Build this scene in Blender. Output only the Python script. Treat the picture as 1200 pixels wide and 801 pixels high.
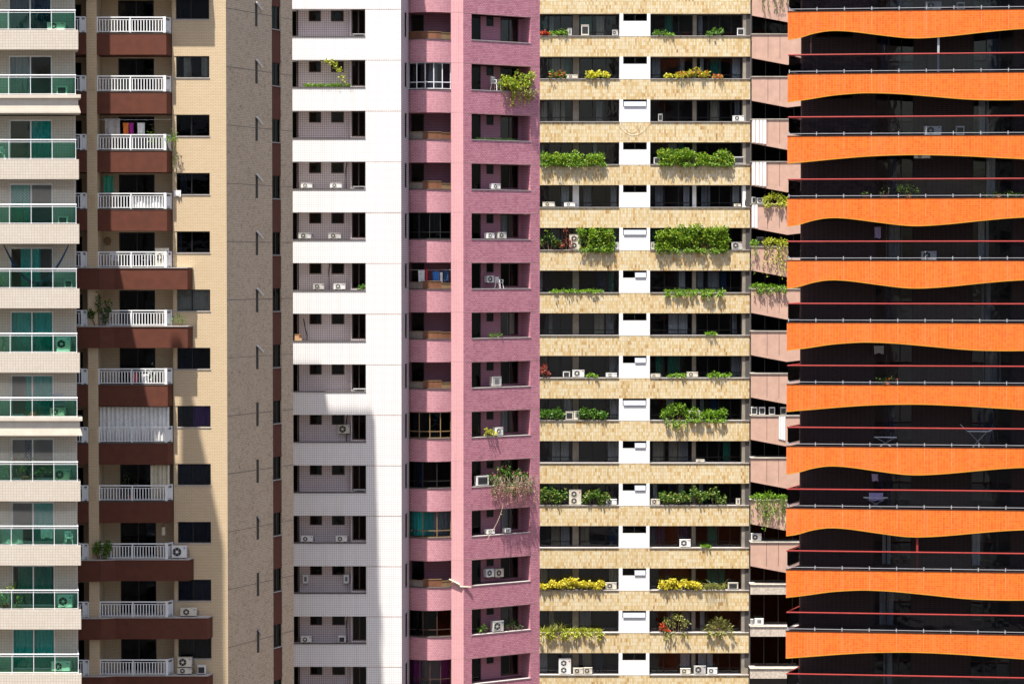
import bpy, math, random
from mathutils import Vector
R = math.radians
for o in list(bpy.data.objects):
    bpy.data.objects.remove(o)
sc = bpy.context.scene
col = sc.collection

# ------------------------------------------------------------------ camera
FPX = 3000.0                      # focal length in photograph pixels (1200 wide)
ZC = 40.0                         # camera height above the street
PITCH = math.atan(90.5 / FPX)     # looking slightly down
cam_d = bpy.data.cameras.new('camera')
cam_d.sensor_fit = 'HORIZONTAL'
cam_d.sensor_width = 36.0
cam_d.lens = 36.0 * FPX / 1200.0
cam_d.clip_start = 1.0
cam_d.clip_end = 5000.0
cam = bpy.data.objects.new('camera', cam_d)
cam.location = (0, 0, ZC)
cam.rotation_euler = (R(90) - PITCH, 0, 0)
col.objects.link(cam)
sc.camera = cam

# ------------------------------------------------------------------ light
SUN_EL, SUN_AZ = R(72), R(29)     # azimuth: to the left of the viewing axis, behind the camera
sdir = Vector((-math.sin(SUN_AZ) * math.cos(SUN_EL), -math.cos(SUN_AZ) * math.cos(SUN_EL), math.sin(SUN_EL)))
world = bpy.data.worlds.new('World')
sc.world = world
world.use_nodes = True
wn = world.node_tree
bgn = wn.nodes['Background']
sky = wn.nodes.new('ShaderNodeTexSky')
sky.sky_type = 'NISHITA'
sky.sun_disc = False
sky.sun_elevation = SUN_EL
sky.sun_rotation = R(180) + SUN_AZ
sky.dust_density = 3.0              # hazy coastal air
sky.ozone_density = 0.6
wn.links.new(sky.outputs[0], bgn.inputs[0])
bgn.inputs[1].default_value = 0.088
sun_d = bpy.data.lights.new('sun', 'SUN')
sun_d.energy = 5.0
sun_d.angle = R(0.53)
sun_d.color = (1.0, 0.955, 0.88)
sun = bpy.data.objects.new('sun', sun_d)
sun.rotation_euler = sdir.to_track_quat('Z', 'Y').to_euler()
sun.location = (-60, -60, 150)
col.objects.link(sun)
sc.view_settings.view_transform = 'Standard'
sc.view_settings.look = 'None'
sc.view_settings.gamma = 1.0
sc.view_settings.exposure = 1.30
sc.view_settings.use_curve_mapping = False
sc.cycles.max_bounces = 8
sc.cycles.transparent_max_bounces = 12
sc.cycles.use_denoising = True

# ------------------------------------------------------------------ materials
def new_mat(name):
    m = bpy.data.materials.new(name)
    m.use_nodes = True
    return m, m.node_tree, m.node_tree.nodes['Principled BSDF']

def node(nt, typ, **kw):
    n = nt.nodes.new(typ)
    for k, v in kw.items():
        setattr(n, k, v)
    return n

def math_n(nt, op, a, b=None):
    n = node(nt, 'ShaderNodeMath', operation=op)
    for i, x in enumerate((a, b)):
        if x is None:
            continue
        if isinstance(x, (int, float)):
            n.inputs[i].default_value = x
        else:
            nt.links.new(x, n.inputs[i])
    return n.outputs[0]

def mixc(nt, fac, a, b, blend='MIX'):
    n = node(nt, 'ShaderNodeMix', data_type='RGBA', blend_type=blend)
    for i, x in ((0, fac), (6, a), (7, b)):
        if isinstance(x, (int, float)):
            n.inputs[i].default_value = x
        elif isinstance(x, tuple):
            n.inputs[i].default_value = (*x[:3], 1)
        else:
            nt.links.new(x, n.inputs[i])
    return n.outputs[2]

def mapr(nt, v, a, b, c, d):
    n = node(nt, 'ShaderNodeMapRange')
    nt.links.new(v, n.inputs[0])
    for i, x in enumerate((a, b, c, d)):
        n.inputs[i + 1].default_value = x
    return n.outputs[0]

def noise(nt, vec, scale, detail=3, rough=.55):
    n = node(nt, 'ShaderNodeTexNoise')
    n.inputs['Scale'].default_value = scale
    n.inputs['Detail'].default_value = detail
    n.inputs['Roughness'].default_value = rough
    nt.links.new(vec, n.inputs['Vector'])
    return n.outputs['Fac']

def scaled(nt, vec, s):
    n = node(nt, 'ShaderNodeVectorMath', operation='MULTIPLY')
    nt.links.new(vec, n.inputs[0])
    n.inputs[1].default_value = s
    return n.outputs[0]

def plain(name, c, rough=.7, var=.12, nscale=3.0, metallic=0.0, streak=0.0, dirt=(.25, .22, .18)):
    """painted / bare surface with fine blotches and, if wanted, vertical run-off streaks"""
    m, nt, p = new_mat(name)
    g = node(nt, 'ShaderNodeNewGeometry')
    f = noise(nt, g.outputs['Position'], nscale, 4)
    k = mapr(nt, f, .3, .7, 1 - var, 1 + var * .5)
    cc = node(nt, 'ShaderNodeVectorMath', operation='SCALE')
    cc.inputs[0].default_value = c
    nt.links.new(k, cc.inputs['Scale'])
    out = cc.outputs[0]
    if streak:
        s = noise(nt, scaled(nt, g.outputs['Position'], (3.5, 3.5, .28)), 1.0, 4, .6)
        sf = mapr(nt, s, .5, .75, 0, streak)
        out = mixc(nt, sf, out, dirt)
    nt.links.new(out, p.inputs['Base Color'])
    p.inputs['Roughness'].default_value = rough
    p.inputs['Specular IOR Level'].default_value = .3
    p.inputs['Metallic'].default_value = metallic
    return m

def tiles(name, c1, c2, grout, tw, th, mortar=.02, offset=.0, rough=.45, streak=.12, dirt=(.2, .16, .12), rare=None, bump=.0, blotch=.14, uxy=(1, 1), spots=.55, grime=0.0):
    """small ceramic facade tiles: per-tile colour, grout, weathering. Coordinates: world metres along the wall and up"""
    m, nt, p = new_mat(name)
    g = node(nt, 'ShaderNodeNewGeometry')
    pos = g.outputs['Position']
    sep = node(nt, 'ShaderNodeSeparateXYZ')
    nt.links.new(pos, sep.inputs[0])
    u = math_n(nt, 'ADD', math_n(nt, 'MULTIPLY', sep.outputs[0], uxy[0]), math_n(nt, 'MULTIPLY', sep.outputs[1], uxy[1]))
    cb = node(nt, 'ShaderNodeCombineXYZ')
    nt.links.new(u, cb.inputs[0]); nt.links.new(sep.outputs[2], cb.inputs[1])
    br = node(nt, 'ShaderNodeTexBrick', offset=offset, offset_frequency=2, squash=1.0)
    nt.links.new(cb.outputs[0], br.inputs['Vector'])
    br.inputs['Scale'].default_value = 1
    br.inputs['Brick Width'].default_value = tw
    br.inputs['Row Height'].default_value = th
    br.inputs['Mortar Size'].default_value = mortar
    br.inputs['Mortar Smooth'].default_value = .2
    br.inputs['Color1'].default_value = (*c1, 1)
    br.inputs['Color2'].default_value = (*c2, 1)
    br.inputs['Mortar'].default_value = (*grout, 1)
    out = br.outputs['Color']
    if rare:                       # some tiles are a different shade altogether
        fl = node(nt, 'ShaderNodeVectorMath', operation='DIVIDE')
        nt.links.new(cb.outputs[0], fl.inputs[0]); fl.inputs[1].default_value = (tw, th, 1)
        fr = node(nt, 'ShaderNodeVectorMath', operation='FLOOR')
        nt.links.new(fl.outputs[0], fr.inputs[0])
        wnz = node(nt, 'ShaderNodeTexWhiteNoise', noise_dimensions='3D')
        nt.links.new(fr.outputs[0], wnz.inputs[0])
        rp = node(nt, 'ShaderNodeValToRGB')
        rp.color_ramp.interpolation = 'CONSTANT' if False else 'LINEAR'
        el = rp.color_ramp.elements
        for k_, (ps, c_) in enumerate(rare):
            e_ = el[k_] if k_ < 2 else el.new(ps)
            e_.position = ps; e_.color = (*c_, 1)
        cl = noise(nt, pos, .9, 3)
        nt.links.new(math_n(nt, 'ADD', math_n(nt, 'MULTIPLY', wnz.outputs[0], .86), mapr(nt, cl, .3, .7, -.04, .14)), rp.inputs[0])
        out = mixc(nt, br.outputs['Fac'], rp.outputs[0], grout)
        sp_ = noise(nt, scaled(nt, pos, (1, 1, .6)), 7.0, 2, .5)
        out = mixc(nt, mapr(nt, sp_, .64, .72, 0, spots), out, (.20, .13, .07)) if spots else out
    n1 = noise(nt, pos, .45, 5, .6)
    out = mixc(nt, mapr(nt, n1, .35, .75, 0, blotch), out, dirt, 'MIX')
    s = noise(nt, scaled(nt, pos, (2.6, 2.6, .18)), 1.0, 5, .65)
    out = mixc(nt, mapr(nt, s, .52, .78, 0, streak), out, dirt)
    if grime:                      # thin dark rain runs
        s2 = noise(nt, scaled(nt, pos, (7, 7, .16)), 1.0, 4, .6)
        gr_ = node(nt, 'ShaderNodeVectorMath', operation='MULTIPLY')
        nt.links.new(out, gr_.inputs[0]); gr_.inputs[1].default_value = (.55, .5, .45)
        out = mixc(nt, mapr(nt, s2, .56, .76, 0, grime), out, gr_.outputs[0])
    nt.links.new(out, p.inputs['Base Color'])
    p.inputs['Roughness'].default_value = rough
    p.inputs['Specular IOR Level'].default_value = .2
    if bump:
        b = node(nt, 'ShaderNodeBump')
        b.inputs['Strength'].default_value = bump
        b.inputs['Distance'].default_value = .01
        nt.links.new(math_n(nt, 'SUBTRACT', 1.0, br.outputs['Fac']), b.inputs['Height'])
        nt.links.new(b.outputs[0], p.inputs['Normal'])
    return m

def glass(name, tint, refl=1.0, rough=.015):
    m, nt, p = new_mat(name)
    nt.nodes.remove(p)
    out = nt.nodes['Material Output']
    tr = node(nt, 'ShaderNodeBsdfTransparent'); tr.inputs[0].default_value = (*tint, 1)
    gl = node(nt, 'ShaderNodeBsdfGlossy'); gl.inputs['Roughness'].default_value = rough
    gl.inputs[0].default_value = (refl, refl, refl, 1)
    fr = node(nt, 'ShaderNodeFresnel'); fr.inputs[0].default_value = 1.5
    g = node(nt, 'ShaderNodeNewGeometry')
    wob = noise(nt, g.outputs['Position'], 1.3, 2)
    b = node(nt, 'ShaderNodeBump'); b.inputs['Strength'].default_value = .12; b.inputs['Distance'].default_value = .03
    nt.links.new(wob, b.inputs['Height']); nt.links.new(b.outputs[0], gl.inputs['Normal'])
    mx = node(nt, 'ShaderNodeMixShader')
    nt.links.new(fr.outputs[0], mx.inputs[0]); nt.links.new(tr.outputs[0], mx.inputs[1]); nt.links.new(gl.outputs[0], mx.inputs[2])
    nt.links.new(mx.outputs[0], out.inputs[0])
    return m

def leafmat(name, a, b, tl=.35):
    m, nt, p = new_mat(name)
    g = node(nt, 'ShaderNodeNewGeometry')
    w = node(nt, 'ShaderNodeTexWhiteNoise', noise_dimensions='1D')
    nt.links.new(g.outputs['Random Per Island'], w.inputs['W'])
    n = noise(nt, g.outputs['Position'], 1.6, 2)
    f = math_n(nt, 'ADD', math_n(nt, 'MULTIPLY', w.outputs[0], .7), math_n(nt, 'MULTIPLY', n, .4))
    c = mixc(nt, f, a, b)
    nt.links.new(c, p.inputs['Base Color'])
    p.inputs['Roughness'].default_value = .5
    t = node(nt, 'ShaderNodeBsdfTranslucent'); nt.links.new(c, t.inputs[0])
    mx = node(nt, 'ShaderNodeMixShader'); mx.inputs[0].default_value = tl
    nt.links.new(p.outputs[0], mx.inputs[1]); nt.links.new(t.outputs[0], mx.inputs[2])
    nt.links.new(mx.outputs[0], nt.nodes['Material Output'].inputs[0])
    return m

M = {}
M['asphalt'] = plain('asphalt', (.085, .08, .075), .9, .3, .2)
M['concrete'] = plain('concrete', (.42, .38, .32), .85, .3, 1.5, streak=.4)
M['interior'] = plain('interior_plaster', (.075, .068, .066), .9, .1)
M['roof'] = plain('roof_concrete', (.35, .33, .30), .9, .2)
# left tower
M['ivory_tile'] = tiles('ivory_tile', (.52, .46, .39), (.56, .51, .445), (.40, .345, .28), .13, .13, .012, streak=.10, dirt=(.40, .27, .17))
M['ivory_stucco'] = plain('ivory_stucco', (.55, .49, .41), .7, .08, 2, streak=.12)
M['white_metal'] = plain('white_metal', (.74, .75, .76), .35, .05)
M['teal_glass'] = glass('teal_glass', (.52, .85, .72), .7)
M['window_glass'] = glass('window_glass', (.82, .85, .88), .5)
M['clear_glass'] = glass('clear_glass', (.90, .94, .94), .5)
M['tinted_glass'] = glass('tinted_glass', (.48, .50, .54), .35)
M['dark_glass'] = glass('dark_glass', (.22, .24, .28), .35)
M['smoke_glass'] = glass('smoke_glass', (.84, .86, .90), .35)
M['teal_edge'] = plain('teal_edge', (.02, .38, .33), .2, .05)
# brown tower
M['tan_tile'] = tiles('tan_tile', (.56, .435, .285), (.60, .475, .33), (.40, .29, .16), .24, .08, .010, offset=.5, streak=.10, dirt=(.46, .33, .18))
M['side_tile'] = tiles('side_tile', (.50, .385, .27), (.58, .46, .33), (.32, .25, .19), .15, .09, .010, offset=.5, streak=.10, dirt=(.24, .19, .14), uxy=(.42, .91), spots=.7, rare=((0.0, (.64, .50, .35)), (1.0, (.40, .295, .195)), (.5, (.59, .45, .305)), (.85, (.51, .38, .245))))
M['brown_paint'] = plain('brown_paint', (.112, .034, .019), .75, .16, 2.5, streak=.22, dirt=(.09, .035, .028))
M['black_frame'] = plain('black_frame', (.018, .016, .016), .4, .05)
M['brown_frame'] = plain('brown_frame', (.06, .032, .024), .45, .1)
M['bronze_frame'] = plain('bronze_frame', (.23, .15, .075), .4, .1)
M['stone_sill'] = plain('stone_sill', (.40, .37, .35), .6, .15)
M['dark_sill'] = plain('dark_sill', (.10, .09, .085), .6, .2)
# white tower
M['white_tile'] = tiles('white_tile', (.80, .785, .77), (.83, .815, .80), (.52, .495, .51), .125, .128, .012, streak=.28, dirt=(.50, .43, .38), blotch=.08)
M['lilac_tile'] = tiles('lilac_tile', (.66, .57, .575), (.70, .615, .62), (.25, .21, .22), .125, .128, .013, streak=.22, dirt=(.40, .34, .32))
M['rust_line'] = plain('rust_line', (.45, .30, .26), .8, .5, 2)
# pink tower
M['pink_tile'] = tiles('pink_tile', (.57, .275, .30), (.62, .32, .345), (.40, .17, .21), .14, .095, .010, offset=.5, streak=.22, dirt=(.44, .20, .22), spots=0, rare=((0.0, (.64, .345, .375)), (1.0, (.52, .24, .275)), (.5, (.60, .305, .335))))
M['pale_pink_tile'] = tiles('pale_pink_tile', (.70, .37, .385), (.74, .41, .42), (.52, .26, .28), .14, .075, .009, streak=.40, dirt=(.50, .28, .26), grime=.3)
M['mauve_tile'] = tiles('mauve_tile', (.44, .170, .245), (.52, .21, .285), (.30, .11, .16), .17, .10, .011, offset=.5, streak=.24, dirt=(.29, .12, .15), uxy=(.83, .56), spots=.25, grime=.35, rare=((0.0, (.61, .295, .345)), (1.0, (.40, .165, .22)), (.4, (.57, .25, .305)), (.75, (.51, .215, .27))))
M['mauve_inner'] = tiles('mauve_inner_tile', (.42, .19, .25), (.46, .21, .27), (.20, .08, .12), .16, .095, .011, offset=.5, streak=.2, uxy=(.83, .56))
M['rosewood'] = plain('rosewood', (.20, .085, .045), .5, .3, 2)
M['dull_panel'] = plain('dull_panel', (.26, .22, .18), .5, .2)
# cream tower
M['cream_tile'] = tiles('cream_tile', (.66, .52, .265), (.71, .58, .345), (.44, .33, .18), .118, .25, .009, offset=.0, streak=.30, dirt=(.36, .25, .13), grime=.25, rare=((0.0, (.67, .595, .43)), (1.0, (.25, .13, .05)), (.35, (.65, .54, .345)), (.62, (.61, .465, .25)), (.82, (.56, .40, .18)), (.95, (.42, .24, .09))), blotch=.12)
M['white_paint'] = plain('white_paint', (.80, .79, .78), .7, .05, 1.5, streak=.10, dirt=(.6, .56, .5))
M['grey_column'] = plain('grey_column', (.27, .235, .19), .9, .25, 2.5, streak=.35, dirt=(.12, .10, .08))
M['frosted'] = plain('frosted_glass', (.42, .44, .50), .25, .08)
# far tower
M['salmon_panel'] = plain('salmon_panel', (.53, .335, .255), .85, .12, 1.8, streak=.30, dirt=(.40, .25, .19))
M['rough_concrete'] = plain('rough_concrete', (.55, .47, .39), .95, .35, 6, streak=.2)
# orange tower
M['orange_tile'] = tiles('orange_tile', (.70, .135, .012), (.74, .155, .018), (.66, .20, .07), .125, .105, .008, streak=.45, dirt=(.74, .22, .085), blotch=.1, spots=0, grime=.55, rare=((0.0, (.77, .150, .012)), (1.0, (.58, .090, .006)), (.5, (.73, .128, .008))))
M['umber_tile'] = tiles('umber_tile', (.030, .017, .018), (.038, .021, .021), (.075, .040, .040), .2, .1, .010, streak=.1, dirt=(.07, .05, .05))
M['orange_joint'] = plain('orange_joint', (.74, .24, .085), .8, .35, 1.2)
M['highlight_ochre'] = plain('highlight_ochre', (.50, .22, .02), .6, .1)  # colour of the painted highlight under the orange bands
M['red_rail'] = plain('red_rail', (.24, .030, .026), .3, .1)
M['steel'] = plain('steel', (.36, .36, .38), .4, .1)
# things
M['ac_white'] = plain('appliance_white', (.72, .71, .68), .45, .10, 2)
M['ac_ivory'] = plain('appliance_ivory', (.62, .57, .47), .5, .15, 2)
M['ac_aged'] = plain('appliance_aged', (.50, .49, .46), .6, .3, 3, streak=.3, dirt=(.30, .18, .10))
M['ac_dark'] = plain('appliance_grille', (.03, .03, .032), .6, .1)
M['ac_coil'] = plain('appliance_coil', (.16, .16, .17), .6, .2)
M['badge_red'] = plain('badge_red', (.55, .03, .03), .5, .02)
M['badge_blue'] = plain('badge_blue', (.03, .12, .5), .5, .02)
M['terracotta'] = plain('terracotta', (.40, .13, .06), .85, .2)
M['bark'] = plain('bark', (.20, .13, .08), .9, .3, 6)
M['dry_stem'] = plain('dry_stem', (.36, .28, .22), .9, .2, 6)
M['leaf'] = leafmat('leaf_green', (.035, .10, .012), (.14, .30, .03))
M['leaf_bright'] = leafmat('leaf_bright', (.045, .15, .010), (.26, .43, .025))
M['leaf_dark'] = leafmat('leaf_dark', (.018, .055, .012), (.06, .14, .02))
M['leaf_yellow'] = leafmat('leaf_yellow_green', (.22, .28, .02), (.55, .56, .05))
M['leaf_red'] = leafmat('leaf_red', (.14, .02, .018), (.42, .10, .06))
M['leaf_olive'] = leafmat('leaf_olive', (.13, .15, .03), (.36, .36, .09))
M['leaf_dry'] = leafmat('leaf_dry', (.26, .16, .09), (.45, .30, .20))
M['flower_yellow'] = leafmat('flower_yellow', (.72, .60, .02), (.85, .75, .10))
M['flower_red'] = leafmat('flower_red', (.60, .04, .03), (.75, .16, .05))
M['flower_magenta'] = leafmat('flower_magenta', (.50, .03, .18), (.62, .10, .30))
def cloth(n, c):
    M[n] = plain(n, c, .9, .15, 8)
for n, c in (('cloth_white', (.78, .77, .75)), ('cloth_grey', (.45, .45, .46)), ('cloth_teal', (.05, .62, .54)), ('cloth_blue', (.05, .20, .55)), ('cloth_navy', (.02, .06, .14)),
             ('cloth_red', (.60, .05, .06)), ('cloth_orange', (.72, .20, .04)), ('cloth_magenta', (.42, .03, .28)), ('cloth_purple', (.16, .03, .24)), ('cloth_cream', (.62, .56, .42)),
             ('cloth_lilac', (.50, .42, .66)), ('cloth_pattern', (.42, .38, .36)), ('plastic_white', (.80, .80, .78)), ('cardboard', (.50, .30, .16)), ('cloth_green', (.05, .30, .20))):
    cloth(n, c)

# ------------------------------------------------------------------ mesh building
class MB:
    def __init__(s):
        s.v, s.f = [], []
    def box(s, x0, x1, y0, y1, z0, z1):
        b = len(s.v)
        s.v += [(x0, y0, z0), (x1, y0, z0), (x1, y1, z0), (x0, y1, z0), (x0, y0, z1), (x1, y0, z1), (x1, y1, z1), (x0, y1, z1)]
        s.f += [(b, b+3, b+2, b+1), (b+4, b+5, b+6, b+7), (b, b+1, b+5, b+4), (b+1, b+2, b+6, b+5), (b+2, b+3, b+7, b+6), (b+3, b, b+4, b+7)]
        return s
    def prism_xz(s, poly, y0, y1):          # polygon given counter-clockwise seen from -y
        b, n = len(s.v), len(poly)
        s.v += [(x, y0, z) for x, z in poly] + [(x, y1, z) for x, z in poly]
        s.f += [tuple(b + i for i in range(n)), tuple(b + n + i for i in reversed(range(n)))]
        s.f += [(b + (i+1) % n, b + i, b + n + i, b + n + (i+1) % n) for i in range(n)]
        return s
    def prism_xy(s, poly, z0, z1):          # polygon counter-clockwise seen from above
        b, n = len(s.v), len(poly)
        s.v += [(x, y, z0) for x, y in poly] + [(x, y, z1) for x, y in poly]
        s.f += [tuple(b + i for i in reversed(range(n))), tuple(b + n + i for i in range(n))]
        s.f += [(b + i, b + (i+1) % n, b + n + (i+1) % n, b + n + i) for i in range(n)]
        return s
    def strip_prism(s, xs, top, bot, y0, y1):   # wall between two curves, as quads
        b, n = len(s.v), len(xs)
        for y in (y0, y1):
            s.v += [(x, y, t) for x, t in zip(xs, top)] + [(x, y, t) for x, t in zip(xs, bot)]
        for i in range(n - 1):
            a, c = b + i, b + n + i
            s.f.append((c, c+1, a+1, a))
            a2, c2 = a + 2*n, c + 2*n
            s.f.append((a2, a2+1, c2+1, c2))
            s.f.append((a, a+1, a2+1, a2))
            s.f.append((c2, c2+1, c+1, c))
        s.f += [(b, b + 2*n, b + 3*n, b + n), (b+n-1, b+2*n-1, b+4*n-1, b+3*n-1)]
        return s
    def tube(s, pts, r, n=6):
        pts = [Vector(p) for p in pts]
        rings = []
        for i, p in enumerate(pts):
            d = (pts[min(i+1, len(pts)-1)] - pts[max(i-1, 0)]).normalized()
            a = d.cross(Vector((0, 0, 1)))
            if a.length < 1e-3:
                a = Vector((1, 0, 0))
            a.normalize(); b_ = d.cross(a)
            rr = r[i] if isinstance(r, (list, tuple)) else r
            base = len(s.v)
            for k in range(n):
                t = 2 * math.pi * k / n
                s.v.append(tuple(p + a * math.cos(t) * rr + b_ * math.sin(t) * rr))
            rings.append(base)
        for q, w in zip(rings, rings[1:]):
            for k in range(n):
                s.f.append((q + k, q + (k+1) % n, w + (k+1) % n, w + k))
        s.f.append(tuple(rings[0] + k for k in reversed(range(n))))
        s.f.append(tuple(rings[-1] + k for k in range(n)))
        return s
    def disc_y(s, cx, cz, y, r, y1, n=16, r_in=0):     # short cylinder (or ring) facing -y
        b = len(s.v)
        for rr, yy in ((r, y), (r, y1)):
            s.v += [(cx + rr * math.cos(2*math.pi*k/n), yy, cz + rr * math.sin(2*math.pi*k/n)) for k in range(n)]
        if r_in:
            for rr, yy in ((r_in, y), (r_in, y1)):
                s.v += [(cx + rr * math.cos(2*math.pi*k/n), yy, cz + rr * math.sin(2*math.pi*k/n)) for k in range(n)]
            for k in range(n):
                j = (k+1) % n
                s.f += [(b+k, b+j, b+2*n+j, b+2*n+k), (b+k, b+n+k, b+n+j, b+j), (b+2*n+k, b+2*n+j, b+3*n+j, b+3*n+k)]
        else:
            s.f.append(tuple(b + k for k in range(n)))
            s.f.append(tuple(b + n + k for k in reversed(range(n))))
            for k in range(n):
                j = (k+1) % n
                s.f.append((b+k, b+n+k, b+n+j, b+j))
        return s
    def quad(s, a, b, c, d):
        i = len(s.v)
        s.v += [tuple(a), tuple(b), tuple(c), tuple(d)]
        s.f.append((i, i+1, i+2, i+3))
        return s
    def mesh(s, name, mat, smooth=False):
        me = bpy.data.meshes.new(name)
        me.from_pydata(s.v, [], s.f)
        me.materials.append(M[mat])
        if smooth:
            me.polygons.foreach_set('use_smooth', [True] * len(me.polygons))
        return me

CACHE = {}
def obj(name, me, parent=None, loc=(0, 0, 0), ang=0.0):
    o = bpy.data.objects.new(name, me)
    col.objects.link(o)
    if parent:
        o.parent = parent
    o.location = loc
    if ang:
        o.rotation_euler = (0, 0, ang)
    return o

def thing(name, label, cat, loc, ang=0, group=None):
    o = obj(name, None, None, loc, ang)
    o.empty_display_size = .5
    o['label'] = label; o['category'] = cat
    if group:
        o['group'] = group
    return o

class Face:
    """one facade: u runs to the right along it, v into the building, z up (world metres)"""
    def __init__(s, root, x0, y0, ang=0.0):
        s.root, s.x0, s.y0, s.ang = root, x0, y0, ang
        s.c, s.s = math.cos(ang), math.sin(ang)
    def u(s, px, v=0.0):
        a = (px - 600) / FPX / math.cos(PITCH)
        x0, y0 = s.x0 - v * s.s, s.y0 + v * s.c
        return (a * y0 - x0) / (s.c - a * s.s)
    def z(s, py, u=0.0, v=0.0):
        y = s.y0 + v * s.c + u * s.s
        b = (400.5 - py) / FPX
        t = y / (math.cos(PITCH) + b * math.sin(PITCH))
        return ZC + t * (-math.sin(PITCH) + b * math.cos(PITCH))
    def world(s, u, v, z):
        return (s.x0 + u * s.c - v * s.s, s.y0 + u * s.s + v * s.c, z)
    def add(s, name, mb, mat, zf=0.0, parent=None, key=None, smooth=False):
        """mb: MB or a function returning one; key: share the mesh between alike pieces"""
        if key is not None:
            k = (name, mat, key)
            if k not in CACHE:
                CACHE[k] = (mb() if callable(mb) else mb).mesh(name, mat, smooth)
            me = CACHE[k]
        else:
            me = (mb() if callable(mb) else mb).mesh(name, mat, smooth)
        if parent is not None and parent is not s.root:
            return obj(name, me, parent)
        rl = s.root.location
        if name in SPLIT and callable(mb):
            full = mb()
            nb = len(full.v) // 8
            if nb > 1 and len(full.v) % 8 == 0 and len(full.f) == nb * 6:
                first = None
                for q in range(nb):
                    kk = (name, mat, key, q)
                    if kk not in CACHE:
                        one = MB(); one.v = full.v[q*8:q*8+8]; one.f = [tuple(i - q*8 for i in f) for f in full.f[q*6:q*6+6]]
                        CACHE[kk] = one.mesh(name, mat)
                    oo = obj(name, CACHE[kk], s.root, (s.x0 - rl.x, s.y0 - rl.y, zf), s.ang)
                    first = first or oo
                return first
        return obj(name, me, s.root, (s.x0 - rl.x, s.y0 - rl.y, zf), s.ang)

SPLIT = {'spandrel', 'loggia_side', 'back_wall', 'planter_ledge', 'joint', 'partition'}
def rk(*a):
    return tuple(round(x, 3) if isinstance(x, float) else x for x in a)

def window(F, zf, u0, u1, z0, z1, v, cols=2, frame='black_frame', fw=.05, transom=None, pane='window_glass', curtains=(), name='window', parent=None, depth=.06):
    def fr():
        m = MB()
        m.box(u0, u1, v, v + depth, z1 - fw, z1).box(u0, u1, v, v + depth, z0, z0 + fw)
        m.box(u0, u0 + fw, v, v + depth, z0 + fw, z1 - fw).box(u1 - fw, u1, v, v + depth, z0 + fw, z1 - fw)
        for i in range(1, cols):
            x = u0 + (u1 - u0) * i / cols
            m.box(x - fw * .5, x + fw * .5, v + .004, v + depth - .004, z0 + fw, z1 - fw)
        if transom is not None:
            m.box(u0 + fw, u1 - fw, v + .008, v + depth - .008, transom - fw * .4, transom + fw * .4)
        return m
    w = F.add(name, fr, frame, zf, None, rk('w', u0, u1, z0, z1, v, cols, fw, transom, depth))
    for i in range(cols):
        a = u0 + (u1 - u0) * i / cols + fw * .5
        b = u0 + (u1 - u0) * (i + 1) / cols - fw * .5
        F.add('pane', lambda: MB().box(a, b, v + depth * .5 - .003, v + depth * .5 + .003, z0 + fw * .8, z1 - fw * .8), pane, 0, w, rk('p', a, b, z0, z1, v, fw))
    for (f0, f1, mat) in curtains:
        a, b = u0 + fw + (u1 - u0 - 2 * fw) * f0, u0 + fw + (u1 - u0 - 2 * fw) * f1
        F.add('curtain', lambda: drape(a, b, v + depth + .10, z0 + .03, z1 - .02), mat, 0, w, rk('c', a, b, z0, z1, v), smooth=True)
    return w

def drape(a, b, v, z0, z1, amp=.035, per=.17):
    m = MB()
    n = max(4, int((b - a) / per * 5))
    ph = a * 7.3
    def y(t, k):
        return v + amp * math.sin(t / per * 2 * math.pi + ph) + amp * .5 * math.sin(t / per * 3.1 + ph * 2) * k
    for i in range(n):
        x, x2 = a + (b - a) * i / n, a + (b - a) * (i + 1) / n
        k = len(m.v)
        m.v += [(x, y(x, 1.3), z0), (x2, y(x2, 1.3), z0), (x2, y(x2, .5), z1), (x, y(x, .5), z1)]
        m.f.append((k, k+1, k+2, k+3))
    return m

rng = random.Random(4)
ORD = ['first', 'second', 'third', 'fourth', 'fifth', 'sixth', 'seventh', 'eighth', 'ninth', 'tenth', 'eleventh', 'twelfth', 'thirteenth', 'fourteenth', 'fifteenth', 'sixteenth']
ITEMS = []
def item(o, desc, where, x, group=None):
    """label is finished at the end, when it is known which look-alikes share a ledge"""
    ITEMS.append((o, desc, where, x))
    if group:
        o['group'] = group

# ================================================================== setting
g = MB().quad((-3000, -3000, 0), (3000, -3000, 0), (3000, 3000, 0), (-3000, 3000, 0))
go = obj('ground', g.mesh('ground', 'asphalt'))
go['kind'] = 'structure'

# ================================================================== unseen towers added behind the viewpoint: block low sky, darken recesses and mirrored panes
def add_sky_blocker(x, y, w, d, h, mat, label):
    o = thing('sky_blocker_tower', label, 'building', (x, y, 0))
    obj('wall', MB().box(-w / 2, w / 2, -d / 2, d / 2, 0, h).mesh('wall', mat), o)
    n = int(h / 3)
    me = MB().box(-w / 2 + 1, -w * .06, 0, .12, 0, 1.4).mesh('window_strip', 'black_frame')
    me2 = MB().box(w * .06, w / 2 - 1, 0, .12, 0, 1.4).mesh('window_strip', 'black_frame')
    me3 = MB().box(-w / 2 - .1, w / 2 + .1, 0, .5, 0, .25).mesh('ledge', mat)
    for k in range(6, n, 2):
        obj('window_strip', me, o, (0, d / 2, k * 3 + .6)); obj('window_strip', me2, o, (0, d / 2, k * 3 + .6))
        obj('ledge', me3, o, (0, d / 2, k * 3 + .1))
    obj('roof_block', MB().box(-w * .2, w * .2, -d * .3, d * .3, h, h + 4).mesh('roof_block', mat), o)
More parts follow.
